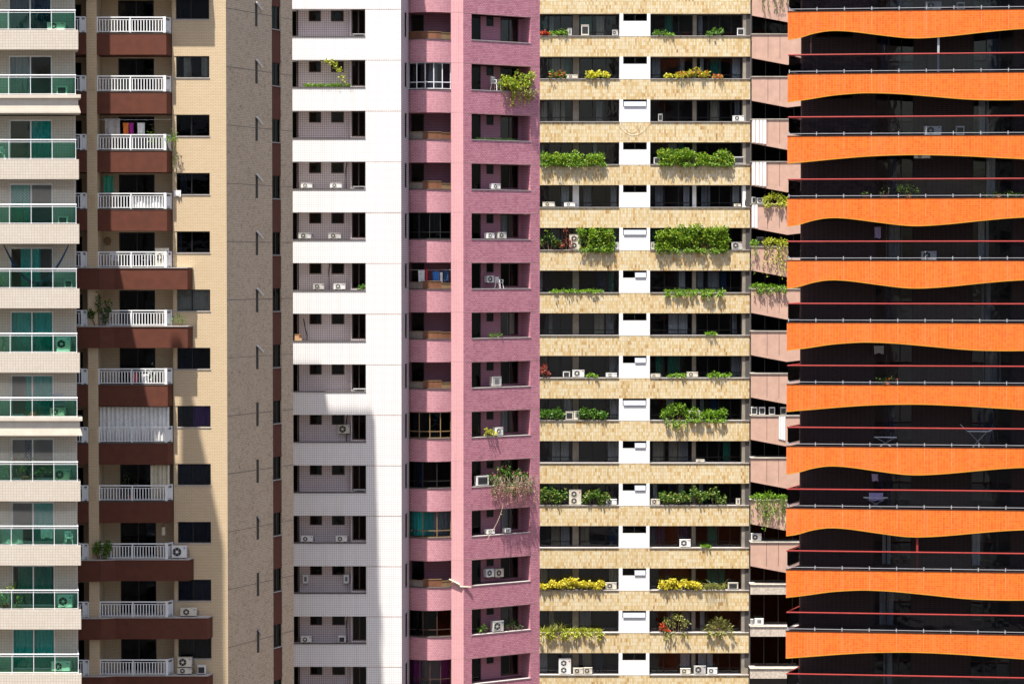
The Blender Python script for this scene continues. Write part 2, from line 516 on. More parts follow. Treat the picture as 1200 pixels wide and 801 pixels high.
for q in (('concrete', -74, -34, 24, 16, 78, 'unseen grey block added behind the viewpoint to screen low sky, far left of the row'), ('white_paint', -42, -48, 22, 16, 92, 'unseen white block added behind the viewpoint to screen low sky, left of the row'),
          ('salmon_panel', -8, -40, 26, 16, 84, 'unseen salmon block added behind the viewpoint to screen low sky, middle of the row'), ('concrete', 28, -52, 24, 16, 96, 'unseen tall grey block added behind the viewpoint to screen low sky, right of the row'),
          ('white_paint', 62, -36, 26, 16, 80, 'unseen white block added behind the viewpoint to screen low sky, far right of the row')):
    add_sky_blocker(*q[1:6], q[0], q[6])

# ================================================================== ivory tower with teal glass balconies (left edge)
L = thing('apartment_tower', 'ivory tiled apartment tower with teal glass balcony railings at left edge', 'building', (-24, 121, 0))
FL = Face(L, -24, 120.0)
zL0 = FL.z(35); hL = (FL.z(35) - FL.z(789)) / 10
L_curt = {0: [(0, .45, 'cloth_navy'), (.5, 1, 'cloth_navy')], 1: [(.0, .48, 'cloth_grey')], 2: [(.45, 1, 'cloth_teal')], 3: [(0, .5, 'cloth_teal')], 4: [(.22, .7, 'cloth_teal')], 5: [(0, 1, 'cloth_teal')],
          6: [(.32, 1, 'cloth_teal')], 7: [(.3, .5, 'cloth_navy')], 8: [(.45, 1, 'cloth_teal')], 9: [(.1, .95, 'cloth_green')], 10: [(0, 1, 'cloth_teal')], 11: [(0, .6, 'cloth_teal')]}
uR = FL.u(93.5); uA = FL.u(-230)
for i in range(-1, 12):
    zf = zL0 - i * hL
    cornice = i in (1, 6)
    def band(cornice=cornice):
        m = MB()
        if not cornice:
            m.prism_xy([(uA, 0), (uR, 0), (FL.u(92.5, 1.42), 1.42), (uA, 1.42)], -.92, 0)
        else:
            e = uR
            m.prism_xy([(uA, -.1), (e + .12, -.1), (FL.u(92.5, 1.42) + .1, 1.42), (uA, 1.42)], -.16, 0)
            m.prism_xy([(uA, .03), (e - .02, .03), (FL.u(92.5, 1.42), 1.42), (uA, 1.42)], -.50, -.16)
            for q in range(4):
                m.prism_xy([(uA, -.03 * q), (e + .02 + .03 * q, -.03 * q), (FL.u(92.5, 1.42) + .03 * q, 1.42), (uA, 1.42)], -.50 - .09 * (q + 1), -.50 - .09 * q)
        return m
    bd = FL.add('balcony_band', band, 'ivory_stucco' if cornice else 'ivory_tile', zf, None, rk('lb', cornice))
    # wall behind the balcony
    v0 = 1.42
    a, b = FL.u(12, v0), FL.u(62.5, v0)
    rt = FL.u(89, v0)
    ztop = hL - .92
    FL.add('wall', lambda: MB().box(uA, a, v0, v0 + .2, 0, ztop).box(b, rt, v0, v0 + .2, 0, ztop).box(a, b, v0, v0 + .2, ztop - .17, ztop), 'ivory_tile', zf, None, 'lw')
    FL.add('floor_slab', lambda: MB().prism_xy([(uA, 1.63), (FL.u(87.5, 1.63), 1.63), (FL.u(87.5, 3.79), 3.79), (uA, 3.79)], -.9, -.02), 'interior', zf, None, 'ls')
    window(FL, zf, a, b, 0, ztop - .17, v0 + .05, 2, 'white_metal', .06, None, 'clear_glass', L_curt.get(i, ()), name='sliding_door')
    # glass railing
    posts = [FL.u(p, .1) for p in (-190, -140, -90, -38, 12, 37.5, 62.5, 90)]
    def rail():
        m = MB()
        m.tube([(uA, .08, .91), (posts[-1] + .03, .08, .91)], .030, 8).box(uA, posts[-1], .07, .09, .80, .82).box(uA, posts[-1], .06, .10, .03, .05)
        m.tube([(posts[-1], .08, .91), (FL.u(89.2, 1.42), 1.42, .91)], .03, 8).tube([(posts[-1], .10, .05), (FL.u(89.2, 1.42), 1.42, .05)], .02, 6)
        for x in posts:
            m.box(x - .011, x + .011, .065, .095, 0, .88)
        return m
    rl = FL.add('railing', rail, 'white_metal', zf, None, 'lr')
    for x, x2 in zip(posts, posts[1:]):
        FL.add('glass_panel', lambda: MB().box(x + .02, x2 - .02, .072, .086, .07, .79), 'teal_glass', 0, rl, rk('lg', x))
    FL.add('glass_panel', lambda: MB().prism_xy([(posts[-1] - .006, .12), (posts[-1] + .006, .12), (FL.u(89.3, 1.38) + .006, 1.38), (FL.u(89.3, 1.38) - .006, 1.38)], .07, .79), 'teal_glass', 0, rl, 'lgs')
    FL.add('glass_edge', lambda: MB().box(posts[-1] - .09, posts[-1] - .065, .075, .10, .07, .79), 'teal_edge', 0, rl, 'lge')
    if i in (3, 6, 7, 8):
        def net():
            m = MB()
            a0, a1, z0, z1 = FL.u(-25, .14), FL.u(89, .14), 0.0, ztop
            H = z1 - z0
            step = .15
            for sg in (1, -1):
                x = a0 - H
                while x < a1:
                    t0, t1 = max(0, (a0 - x) / H), min(1, (a1 - x) / H)
                    if t1 > t0:
                        za, zb_ = (z0 + H * t0, z0 + H * t1) if sg > 0 else (z1 - H * t0, z1 - H * t1)
                        m.tube([(x + H * t0, .14, za), (x + H * t1, .14, zb_)], .0032, 3)
                    x += step
            return m
        nt_ = FL.add('safety_net', net, 'cloth_grey', zf, None, 'lnet')
        nt_['kind'] = 'stuff'
def pol(v0, v1, uright=88.0):
    return [(uA, v0), (FL.u(uright, v0), v0), (FL.u(uright, v1), v1), (uA, v1)]
zt, zb = zL0 + hL + (hL - .92), zL0 - 12 * hL + .3
FL.add('upper_storeys', MB().prism_xy(pol(1.42, 3.8), zt, 57), 'ivory_tile')
FL.add('roof_fin', MB().prism_xy([(FL.u(88, 1.42) - .5, 1.42), (FL.u(88, 1.42), 1.42), (FL.u(88, 3.8), 3.8), (FL.u(88, 3.8) - .5, 3.8)], 57, 62.6), 'ivory_stucco')
FL.add('lower_storeys', MB().prism_xy(pol(1.42, 3.8), 0, zb), 'ivory_tile')
FL.add('core', MB().prism_xy(pol(3.8, 4.5), 0, 56).prism_xy(pol(4.502, 8.7), 0, 51.0).prism_xy(pol(8.702, 10.4), 0, 66), 'ivory_stucco')
FL.add('side_wall', MB().prism_xy([(FL.u(87.6, 1.64), 1.64), (FL.u(88.6, 1.64), 1.64), (FL.u(88.6, 3.79), 3.79), (FL.u(87.6, 3.79), 3.79)], zb, zt), 'ivory_tile')

# ================================================================== tan and brown tower
B = thing('apartment_tower', 'tan tiled apartment tower with dark brown balcony bands and white baluster railings', 'building', (-17, 134, 0))
FB = Face(B, -17, 132.0)
zB0 = FB.z(38.7, 0, -.7); hB = (FB.z(38.7, 0, -.7) - FB.z(791, 0, -.7)) / 11
BW = -.72                                            # front of the brown bands
cu = FB.u(266)
sideA = math.atan2(.91, .42)
FS = Face(B, -17 + cu, 132.0, sideA)
sideL = FS.u(343.5)
wz0, wz1 = (FB.z(271) - (FB.z(313.7, 0, -.7)) - 0, 0)
winT = FB.z(271) - (zB0 - 4 * hB); winB = FB.z(296) - (zB0 - 4 * hB)
B_curt = {-1: [(.1, .45, 'cloth_grey')], 0: [(.12, .47, 'cloth_navy')], 1: [(.28, .5, 'cloth_cream'), (.78, 1, 'cloth_cream')], 3: [(.15, .35, 'cloth_grey')], 4: [(.0, .2, 'cloth_grey')], 5: [(0, .5, 'cloth_cream'), (.5, 1, 'cloth_cream')],
          6: [(0, .62, 'cloth_navy')], 7: [(.5, 1, 'cloth_purple')], 8: [(0, .5, 'cloth_grey'), (.5, 1, 'cloth_grey')], 9: [(0, .5, 'cloth_navy'), (.5, 1, 'cloth_navy')], 10: [(0, .5, 'cloth_navy'), (.5, 1, 'cloth_grey')], 11: [(.3, 1, 'cloth_navy')]}
WIDE = {-1: 248, 4: 226, 5: 226, 9: 226, 10: 248, 11: 248, 12: 248}
bh = 1.11
def pillar_right(): return FB.u(115, -.7)
p0, p1 = FB.u(103, -.72), FB.u(115, -.72)
uBA = FB.u(20, -.5)
for i in range(-1, 13):
    zf = zB0 - i * hB
    wide = WIDE.get(i)
    # --- balcony band
    a, b = p1 + .005, FB.u(202, BW)
    if wide:
        e, e2 = FB.u(wide - 6, BW), FB.u(wide, 0)
        def bandw():
            pl = [(uBA, -1.0), (FB.u(117, -1.0), -1.0), (FB.u(134, BW), BW), (e, BW), (e2, -.02), (b, -.02), (b, .88), (uBA, .88)]
            m = MB().prism_xy(pl, -bh, -.03)
            pc = [(uBA, -1.03), (FB.u(117, -1.0) + .02, -1.03), (FB.u(134, BW), BW - .03), (e + .01, BW - .03), (e2 + .04, -.025), (b, -.025), (b, .88), (uBA, .88)]
            return m
        bd = FB.add('balcony_band', bandw, 'brown_paint', zf, None, rk('bw', wide))
        def capw():
            pc = [(uBA, -1.03), (FB.u(117, -1.0) + .02, -1.03), (FB.u(134, BW), BW - .03), (e + .01, BW - .03), (e2 + .04, -.025), (b, -.025), (b, .88), (uBA, .88)]
            return MB().prism_xy(pc, -.03, .02)
        FB.add('coping', capw, 'stone_sill', 0, bd, rk('bwc', wide))
    else:
        bd = FB.add('balcony_band', lambda: MB().prism_xy([(a, BW), (FB.u(196.3, BW), BW), (FB.u(202.3, -.02), -.02), (FB.u(202.3, -.02), .88), (a, .88)], -bh, -.03), 'brown_paint', zf, None, 'bb')
        FB.add('coping', lambda: MB().prism_xy([(a, BW - .015), (FB.u(196.5, BW), BW - .015), (FB.u(202.6, -.02), -.025), (FB.u(202.3, -.02), .88), (a, .88)], -.03, 0), 'dark_sill', 0, bd, 'bbc')
        bd2 = FB.add('balcony_band', lambda: MB().box(uBA, p0 - .005, BW - .1, .88, -bh, -.03), 'brown_paint', zf, None, 'bb2')
        FB.add('coping', lambda: MB().box(uBA, p0 - .005, BW - .115, .88, -.03, .0), 'dark_sill', 0, bd2, 'bb2c')
    # --- railing
    def rail():
        m = MB()
        r0 = FB.u(114.5, BW) + .02
        v = BW + .08
        pr = FB.u(194, BW)
        e1, ev = FB.u(201, -.1), -.1
        m.box(r0, pr, v - .03, v + .03, .77, .83).box(r0, pr, v - .02, v + .02, .66, .69).box(r0, pr, v - .02, v + .02, .06, .10)
        for x in (r0 + .03, FB.u(154, BW)):
            m.box(x - .03, x + .03, v - .035, v + .035, .02, .768)
        m.box(pr - .07, pr + .07, v - .04, v + .04, .02, .84)
        m.box(e1 - .035, e1 + .035, ev - .035, ev + .035, .02, .84)
        n = 23
        for k in range(1, n):
            x = r0 + (pr - r0) * k / n
            m.box(x - .024, x + .024, v - .015, v + .015, .101, .659)
        def ret(t0, t1, z0, z1, hw):
            xa, ya, xb, yb = pr + (e1 - pr) * t0, v + (ev - v) * t0, pr + (e1 - pr) * t1, v + (ev - v) * t1
            m.prism_xy([(xa + hw, ya - hw), (xb + hw, yb - hw), (xb - hw, yb + hw), (xa - hw, ya + hw)], z0, z1)
        ret(.1, .95, .77, .83, .02); ret(.1, .95, .06, .10, .012); ret(.15, .9, .13, .66, .006)
        return m
    FB.add('railing', rail, 'white_metal', zf, None, 'br')
    def rail2():
        m = MB()
        r1 = FB.u(102, BW)
        v = BW - .02
        m.box(uBA, r1, v - .03, v + .03, .77, .83).box(uBA, r1, v - .02, v + .02, .66, .69).box(uBA, r1, v - .02, v + .02, .06, .10)
        pr = FB.u(96.5, BW)
        m.box(pr - .06, pr + .06, v - .04, v + .04, .02, .768)
        m.box(r1 - .03, r1 + .03, v - .035, v + .035, .02, .80)
        m.box(pr + .07, r1 - .04, v - .006, v + .006, .12, .64)
        for k in range(1, 14):
            x = pr - .16 * k
            m.box(x - .024, x + .024, v - .015, v + .015, .101, .659)
        return m
    FB.add('railing', rail2, 'white_metal', zf, None, 'br2')
    # --- walls
    oz = hB - bh
    d0, d1 = FB.u(140, .9), FB.u(182, .9)
    w0, w1 = FB.u(203.5), FB.u(246.5)
    rr = FB.u(203, 0)
    def wal():
        m = MB()
        m.box(uBA, FB.u(90, .9), .9, 1.1, -bh, oz).box(FB.u(97, .9), d0, .9, 1.1, -bh, oz).box(d1, rr + .1, .9, 1.1, -bh, oz)      # recess back wall
        m.box(FB.u(90, .9), FB.u(97, .9), .9, 1.1, oz - .28, oz).box(d0, d1, .9, 1.1, oz - .06, oz)
        m.box(rr, rr + .2, .02, .9, -bh, oz)
        m.box(rr, w0, 0, .2, -bh, oz).box(w1, cu, 0, .2, -bh, oz).box(w0, w1, 0, .2, -bh, winB).box(w0, w1, 0, .2, winT, oz)
        return m
    FB.add('wall', wal, 'tan_tile', zf, None, 'bwl')
    pl = FB.add('pillar', lambda: MB().box(p0, p1, BW - .06 if False else BW, .9, -bh, oz), 'tan_tile', zf, None, 'bpl')
    if not wide:
        FB.add('ornament', lambda: MB().box(p0 + .08, p0 + .13, BW - .03, BW, .1, .75).box(p1 - .16, p1 - .11, BW - .03, BW, .1, .75).box(p0 + .13, p1 - .16, BW - .03, BW, .70, .75).box(p0 + .13, p1 - .16, BW - .03, BW, .1, .15).box(p0 + .24, p0 + .30, BW - .03, BW, .15, .70), 'tan_tile', 0, pl, 'bor')
    window(FB, zf, d0, d1, .02, oz - .06, .96, 2, 'black_frame', .06, None, 'dark_glass', (), name='sliding_door')
    window(FB, zf, FB.u(90, .9), FB.u(97, .9), .02, oz - .28, .96, 1, 'black_frame', .06, None, 'dark_glass', (), name='sliding_door')
    window(FB, zf, w0, w1, winB, winT, .13, 2, 'black_frame', .045, None, 'window_glass' if i in (1, 5, 7) else 'tinted_glass', B_curt.get(i, ()))
    FB.add('sill', lambda: MB().box(w0 - .03, w1 + .03, -.025, .07, winB - .05, winB), 'stone_sill', zf, None, 'bsl')
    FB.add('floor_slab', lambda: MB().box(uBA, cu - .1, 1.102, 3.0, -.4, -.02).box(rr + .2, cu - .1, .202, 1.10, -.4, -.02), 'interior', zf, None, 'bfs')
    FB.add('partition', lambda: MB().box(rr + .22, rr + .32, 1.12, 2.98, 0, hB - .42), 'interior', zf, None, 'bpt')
    # --- long side wall with slots and the window strip
    s0, s1 = FS.u(300.0), FS.u(303.0)
    k0, k1 = FS.u(319.5), FS.u(330)
    def swal():
        m = MB()
        st, sb = winT + .12, winB - .12
        m.box(.002, s0, 0, .2, -bh, oz).box(s1, k0, 0, .2, -bh, oz).box(k1, sideL, 0, .2, -bh, oz)
        m.box(s0, s1, 0, .2, -bh, sb).box(s0, s1, 0, .2, st, oz)
        return m
    FS.add('side_wall', swal, 'side_tile', zf, None, 'bsw')
    FS.add('spandrel', lambda: MB().box(k0, k1, .03, .2, -bh, winB - .10).box(k0, k1, .03, .2, winT + .05, oz), 'brown_paint', zf, None, 'bsp')
    window(FS, zf, k0, k1, winB - .10, winT + .05, .08, 2, 'black_frame', .05, None, 'dark_glass', [(.0, .5, 'cloth_grey')] if i % 3 == 1 else (), name='window')
    FS.add('sill', lambda: MB().box(k0 - .02, k1 + .02, -.03, .07, winB - .14, winB - .10), 'stone_sill', zf, None, 'bss')
    vent = FS.add('slot_window', lambda: MB().box(s0 + .001, s1 - .001, .012, .14, winB - .119, winT + .119), 'black_frame', zf, None, 'bsv')
    if i not in (7, 8, 10):
        tilt = .9 if i < 7 else .35
        def flap():
            zz = winT + .02
            return MB().prism_xz([(s0 + .01, zz), (s1 + .38 * tilt, zz - .36), (s1 + .38 * tilt + .05, zz - .33), (s0 + .06, zz + .04)], -.12 * tilt, -.02)
        FS.add('vent_flap', flap, 'white_metal' if i < 7 else 'steel', 0, vent, rk('bvf', tilt))
    # expansion joint between storeys
    FS.add('joint', lambda: MB().box(.01, k0, -.004, .001, oz - .56, oz - .535).box(k1, sideL, -.004, .001, oz - .56, oz - .535), 'dark_sill', zf, None, 'bjt')
zt, zb = zB0 + hB + hB - bh, zB0 - 12 * hB - bh
def bpoly(y0, y1, inset=0.0):
    f = lambda y: 17 - 14.7 + .4615 * (y - 132) - inset
    return [(-12, y0 - 132), (f(y0), y0 - 132), (f(y1), y1 - 132), (-12, y1 - 132)]
FB.add('upper_storeys', MB().prism_xy(bpoly(132.0, 138.3), zt, 56.6), 'tan_tile')
FB.add('lower_storeys', MB().prism_xy(bpoly(132.0, 138.3), 0, zb), 'tan_tile')
FB.add('core', MB().prism_xy(bpoly(135.0, 138.2, 1.2), zb, zt), 'interior')
FB.add('back_wall', MB().prism_xy([(-12, 6.25), (17 - 11.9, 6.25), (17 - 11.9, 6.4), (-12, 6.4)], zb, zt), 'tan_tile')
FB.add('roof_block', MB().box(-12, 17 - 14.9, 2.0, 6.2, 56.6, 60), 'tan_tile')

# ================================================================== white tower
W = thing('apartment_tower', 'white tiled apartment tower with recessed service balconies, beside the pink tower', 'building', (-10, 147, 0))
FW = Face(W, -10, 145.5)
zW0 = FW.z(42.7); hW = (FW.z(42.7) - FW.z(753.5)) / 12
oh = 32 / 59.3 * hW
bw_ = hW - oh
wl, wr, we = FW.u(326), FW.u(428.7), FW.u(470.3)
for j in range(-1, 14):
    zf = zW0 - j * hW
    FW.add('facade_band', lambda: MB().box(wl, wr, 0, .2, -bw_, -.03).box(wl, wr, .202, .95, -.25, -.06), 'white_tile', zf, None, 'wb')
    FW.add('sill', lambda: MB().box(wl, wr, -.03, .24, -.03, .02), 'dark_sill', zf, None, 'wsl')
    FW.add('pier', lambda: MB().box(wr + .002, we, 0, .3, -bw_, oh), 'white_tile', zf, None, 'wp')
    FW.add('joint', lambda: MB().box(wr + .01, we - .01, -.004, .002, oh - .035, oh - .005), 'rust_line', zf, None, 'wj')
    v = .95
    a0, a1, b0, b1 = FW.u(362.5, v), FW.u(377, v), FW.u(388.5, v), FW.u(403.5, v)
    c0, l1 = FW.u(413, v), FW.u(348.5, v)
    zw = oh - 13 / 59.3 * hW
    def back():
        m = MB()
        m.box(l1, a0, v, v + .15, -.06, oh).box(a1, b0, v, v + .15, -.06, oh).box(b1, c0, v, v + .15, -.06, oh)
        m.box(a0, a1, v, v + .15, -.06, zw).box(b0, b1, v, v + .15, -.06, zw)
        return m
    FW.add('back_wall', back, 'lilac_tile', zf, None, 'wbk')
    FW.add('ceiling', lambda: MB().box(wl, wr, .202, 1.6, oh, oh + .1), 'white_paint', zf, None, 'wce')
    for (x0, x1) in ((a0, a1), (b0, b1)):
        window(FW, zf, x0, x1, zw, oh, v + .02, 1, 'brown_frame', .06, None, 'dark_glass', ())
    window(FW, zf, c0, FW.u(429, .5), .10, oh, .5, 2, 'brown_frame', .07, None, 'dark_glass', [(.1, .6, 'cloth_grey')] if j % 3 == 0 else (), name='kitchen_window')
    FW.add('partition', lambda: MB().box(c0 - .06, c0, .45, .948, -.06, oh).box(c0, wr + .2, .45, .60, -.06, .10), 'lilac_tile', zf, None, 'wpt')
    FW.add('pipe', lambda: MB().tube([(l1 + .06, v - .06, -.05), (l1 + .06, v - .06, oh)], .035, 6), 'brown_frame', zf, None, 'wpp')
    if j in (3, 5, 8, 12):
        x = FW.u(406 if j != 5 else 386, v)
        FW.add('drain_pipe', lambda: MB().tube([(x, v - .05, -.05), (x - .02, v - .05, oh * .7), (x + .05, v - .05, oh)], .03, 6), 'brown_frame', zf, None, rk('wdp', x))
    FW.add('floor_slab', lambda: MB().box(wl, we - .1, 1.2, 4.0, -.2, -.06), 'interior', zf, None, 'wfs')
    # chamfered flank with a slot window
    ang = math.atan2(2.75, FW.u(479, 2.75) - we)
FC_ = Face(W, -10 + we, 145.5, math.atan2(2.75, FW.u(479.2, 2.75) - we))
fl = math.hypot(2.75, FW.u(479.2, 2.75) - we)
for j in range(-1, 14):
    zf = zW0 - j * hW
    q0, q1 = fl * .48, fl * .82
    FC_.add('flank_wall', lambda: MB().box(.003, q0, 0, .15, -bw_, oh).box(q1, fl, 0, .15, -bw_, oh).box(q0, q1, 0, .15, -bw_, .1).box(q0, q1, 0, .15, oh - .03, oh), 'lilac_tile', zf, None, 'wfl')
    window(FC_, zf, q0, q1, .1, oh - .03, .05, 1, 'brown_frame', .10, None, 'dark_glass', (), name='slot_window')
zt, zb = zW0 + hW + oh, zW0 - 13 * hW - bw_
fp = [(wl - 5, 0), (we, 0), (FW.u(479.2, 2.75), 2.75), (FW.u(479.2, 2.75), 9), (wl - 5, 9)]
FW.add('upper_storeys', MB().prism_xy(fp, zt, 63), 'white_tile')
FW.add('lower_storeys', MB().prism_xy(fp, 0, zb), 'white_tile')
FW.add('core', MB().prism_xy([(wl - 5, 4.0), (we - .9, 4.0), (we - .9, 9), (wl - 5, 9)], zb, zt), 'interior')
FW.add('wall', MB().box(wl - 5, wl, 0, 4, zb, zt), 'white_tile')

# ================================================================== pink tower
P = thing('apartment_tower', 'pink tiled apartment tower with bowed balconies and deep plant-filled loggias', 'building', (-3, 151, 0))
FP = Face(P, -3, 148.4)
zP0 = FP.z(15); hP = (FP.z(15) - FP.z(714)) / 12
po = 31 / 58.25 * hP                                   # opening height below the joint
b0, b1 = FP.u(479), FP.u(528.6)
s1_ = FP.u(543)
Aright = R(34)
FR = Face(P, -3 + s1_, 148.4, Aright)
rL = FR.u(632.5)
ra, rb = FR.u(552.7), FR.u(621.7)
def arc(bul, n=12, ext=0.0, inset=0.0):
    pts = []
    for k in range(n + 1):
        t = k / n
        pts.append((b0 - ext + (b1 - b0 + ext) * t, -bul * (1 - (2*t - 1) ** 2) + inset))
    return pts
P_glazed = {1: ('white_metal', 5), 4: ('black_frame', 4), 8: ('bronze_frame', 4), 9: ('black_frame', 3), 10: ('bronze_frame', 3), 12: ('brown_frame', 3), 13: ('brown_frame', 4)}
BUL = .42
for j in range(-1, 14):
    zf = zP0 - j * hP
    def bayband():
        pl = arc(BUL) + [(b1, 1.4), (b0, 1.4)]
        return MB().prism_xy(pl, -hP, -po - .03)
    bb_ = FP.add('bay_band', bayband, 'pink_tile', zf, None, 'pb')
    FP.add('coping', lambda: MB().prism_xy([(x, y - .03) for x, y in arc(BUL)] + [(b1, 1.4), (b0, 1.4)], -po - .03, -po + .01), 'dark_sill', 0, bb_, 'pbc')
    gl = P_glazed.get(j)
    if gl:
        n = gl[1]
        pts = arc(BUL, n, 0, .12)
        fwid = .05
        def fr():
            m = MB()
            for (xa, ya) in pts:
                xa = min(max(xa, b0 + .04), b1 - .04)
                m.box(xa - fwid / 2, xa + fwid / 2, ya - .03, ya + .03, -po + .01, 0)
            for zz in ((-po + .01), (-po + .38), -.05):
                for (xa, ya), (xb, yb) in zip(pts, pts[1:]):
                    m.prism_xy([(xa, ya - .025), (xb, yb - .025), (xb, yb + .025), (xa, ya + .025)], zz, zz + .05)
            return m
        gw = FP.add('balcony_glazing', fr, gl[0], zf, None, rk('pg', n))
        for (xa, ya), (xb, yb) in zip(pts, pts[1:]):
            FP.add('pane', lambda: MB().prism_xy([(xa, ya - .004), (xb, yb - .004), (xb, yb + .004), (xa, ya + .004)], -po + .05, -.04), 'window_glass' if j in (1, 10, 13) else 'dark_glass', 0, gw, rk('pgp', xa))
        cs = {1: [(.45, .7, 'cloth_grey')], 10: [(.0, .6, 'cloth_teal'), (.55, 1, 'cloth_grey')], 13: [(0, .3, 'cloth_magenta'), (.72, 1, 'cloth_magenta')], 8: [(.25, .8, 'cloth_navy')], 4: [(.55, .9, 'cloth_cream')], 9: [(.0, .45, 'cloth_navy')]}.get(j, ())
        for (f0, f1, mt) in cs:
            FP.add('curtain', drape(b0 + (b1 - b0) * f0 + .05, b0 + (b1 - b0) * f1 - .05, .45, -po + .05, -.05), mt, 0, gw)
    else:
        # low timber / glass parapet boards on the sill
        pts = arc(BUL, 9, 0, .14)
        mats = ['dull_panel', 'rosewood', 'bronze_frame']
        for q, (i0, i1) in enumerate(((0, 3), (3, 7), (7, 9))):
            hh = (.42, .44, .36)[q] - .04 * ((j + q) % 2)
            sg = pts[i0:i1 + 1]
            def brd():
                m = MB()
                for (xa, ya), (xb, yb) in zip(sg, sg[1:]):
                    m.prism_xy([(xa, ya), (xb, yb), (xb, yb + .03), (xa, ya + .03)], -po + .02, -po + hh)
                return m
            bo = FP.add('parapet_board', brd, mats[q] if (j + q) % 4 else 'rosewood', zf, None, rk('pbr', q, hh))
            def capr():
                m = MB()
                for (xa, ya), (xb, yb) in zip(sg, sg[1:]):
                    m.prism_xy([(xa, ya - .02), (xb, yb - .02), (xb, yb + .05), (xa, ya + .05)], -po + hh, -po + hh + .035)
                return m
            FP.add('board_cap', capr, 'bronze_frame', 0, bo, rk('pbrc', q, hh))
    FP.add('back_wall', lambda: MB().box(b0, b0 + .1, 1.4, 1.55, -hP, 0).box(b0 + .85, b1, 1.4, 1.55, -hP, 0), 'mauve_inner', zf, None, 'pbw')
    window(FP, zf, b0 + .1, b0 + .85, -po + .02, -.02, 1.42, 1, 'black_frame', .06, None, 'dark_glass', (), name='balcony_door')
    FP.add('strip_wall', lambda: MB().box(b1 + .002, s1_, 0, 1.0, -hP + .012, 0), 'pale_pink_tile', zf, None, 'psw')
    FP.add('joint', lambda: MB().box(b1 + .002, s1_ - .002, .01, .9, -hP, -hP + .011), 'rust_line', zf, None, 'psj')
    # --- right face with loggia
    zo, zl = -.04, -po + .02
    def rw():
        m = MB()
        m.box(.003, ra, 0, .2, -hP, 0).box(rb, rL, 0, .2, -hP, 0).box(ra, rb, 0, .2, -hP, zl - .04).box(ra, rb, 0, .2, zo, 0)
        return m
    FR.add('wall', rw, 'mauve_tile', zf, None, 'prw')
    FR.add('sill', lambda: MB().box(ra - .02, rb + .03, -.02, .25, zl - .04, zl), 'stone_sill', zf, None, 'prs')
    FR.add('joint', lambda: MB().box(.004, rL, -.004, .001, -.012, .012), 'rust_line', zf, None, 'prj')
    v = .95
    x = [FR.u(q, v) for q in (553, 563.5, 570, 578.5, 586.5, 607.5)]
    e0, e1 = FR.u(552.7, .2) - .6, rb + .001
    def rback():
        m = MB()
        m.box(e0, x[0] - .3, v, v + .15, zl, zo).box(x[1], x[2], v, v + .15, zl, zo).box(x[3], x[4], v, v + .15, zl, zo).box(x[5], e1, v, v + .15, zl, zo)
        m.box(x[2], x[3], v, v + .15, zl, zo - .55)
        m.box(x[4], x[5], v, v + .15, zl, zl + .10)
        return m
    FR.add('back_wall', rback, 'mauve_inner', zf, None, 'prb')
    FR.add('loggia_side', lambda: MB().box(rb, rb + .15, .201, v, zl - .05, zo).box(ra - .75, ra - .6, .201, v, zl - .05, zo), 'mauve_inner', zf, None, 'prl')
    FR.add('floor_slab', lambda: MB().box(.3, rL - .3, .201, 3.5, zl - .3, zl - .045), 'mauve_inner', zf, None, 'prf')
    window(FR, zf, x[0] - .3, x[1], zl, zo, v + .02, 1, 'black_frame', .07, None, 'dark_glass', [(.4, 1, 'cloth_grey')] if j in (0, 2, 5) else (), name='balcony_door')
    window(FR, zf, x[2], x[3], zo - .55, zo, v + .02, 1, 'black_frame', .06, None, 'dark_glass', ())
    window(FR, zf, x[4], x[5], zl + .10, zo, v + .02, 2, 'brown_frame', .06, None, 'dark_glass' if j % 2 else 'window_glass', [(.1, .45, 'cloth_grey')] if j in (4, 7, 8, 10, 11) else ([(.5, .9, 'cloth_cream')] if j in (3, 6) else ()), name='loggia_window')
zt, zb = zP0 + hP, zP0 - 14 * hP
FP.add('cheek_wall', MB().box(b0 - .14, b0 - .004, -.02, 1.6, zb, zt), 'mauve_inner')
ux, uy = math.cos(Aright), math.sin(Aright)
pe = (s1_ + rL * ux, rL * uy)
fp = [(b0, 0), (s1_, 0), pe, (pe[0], 10), (b0, 10)]
FP.add('upper_storeys', MB().prism_xy(fp, zt, 63), 'mauve_tile')
FP.add('lower_storeys', MB().prism_xy(fp, 0, zb), 'mauve_tile')
FP.add('core', MB().prism_xy([(b0, 3.2), (s1_ - .5, 3.2), (pe[0] - .9, pe[1] + 2.2), (pe[0] - .9, 10), (b0, 10)], zb, zt), 'interior')
FP.add('side_wall', MB().prism_xy([(pe[0] - .2, pe[1] + .1), (pe[0], pe[1] + .1), (pe[0], 10), (pe[0] - .2, 10)], zb, zt), 'mauve_tile')

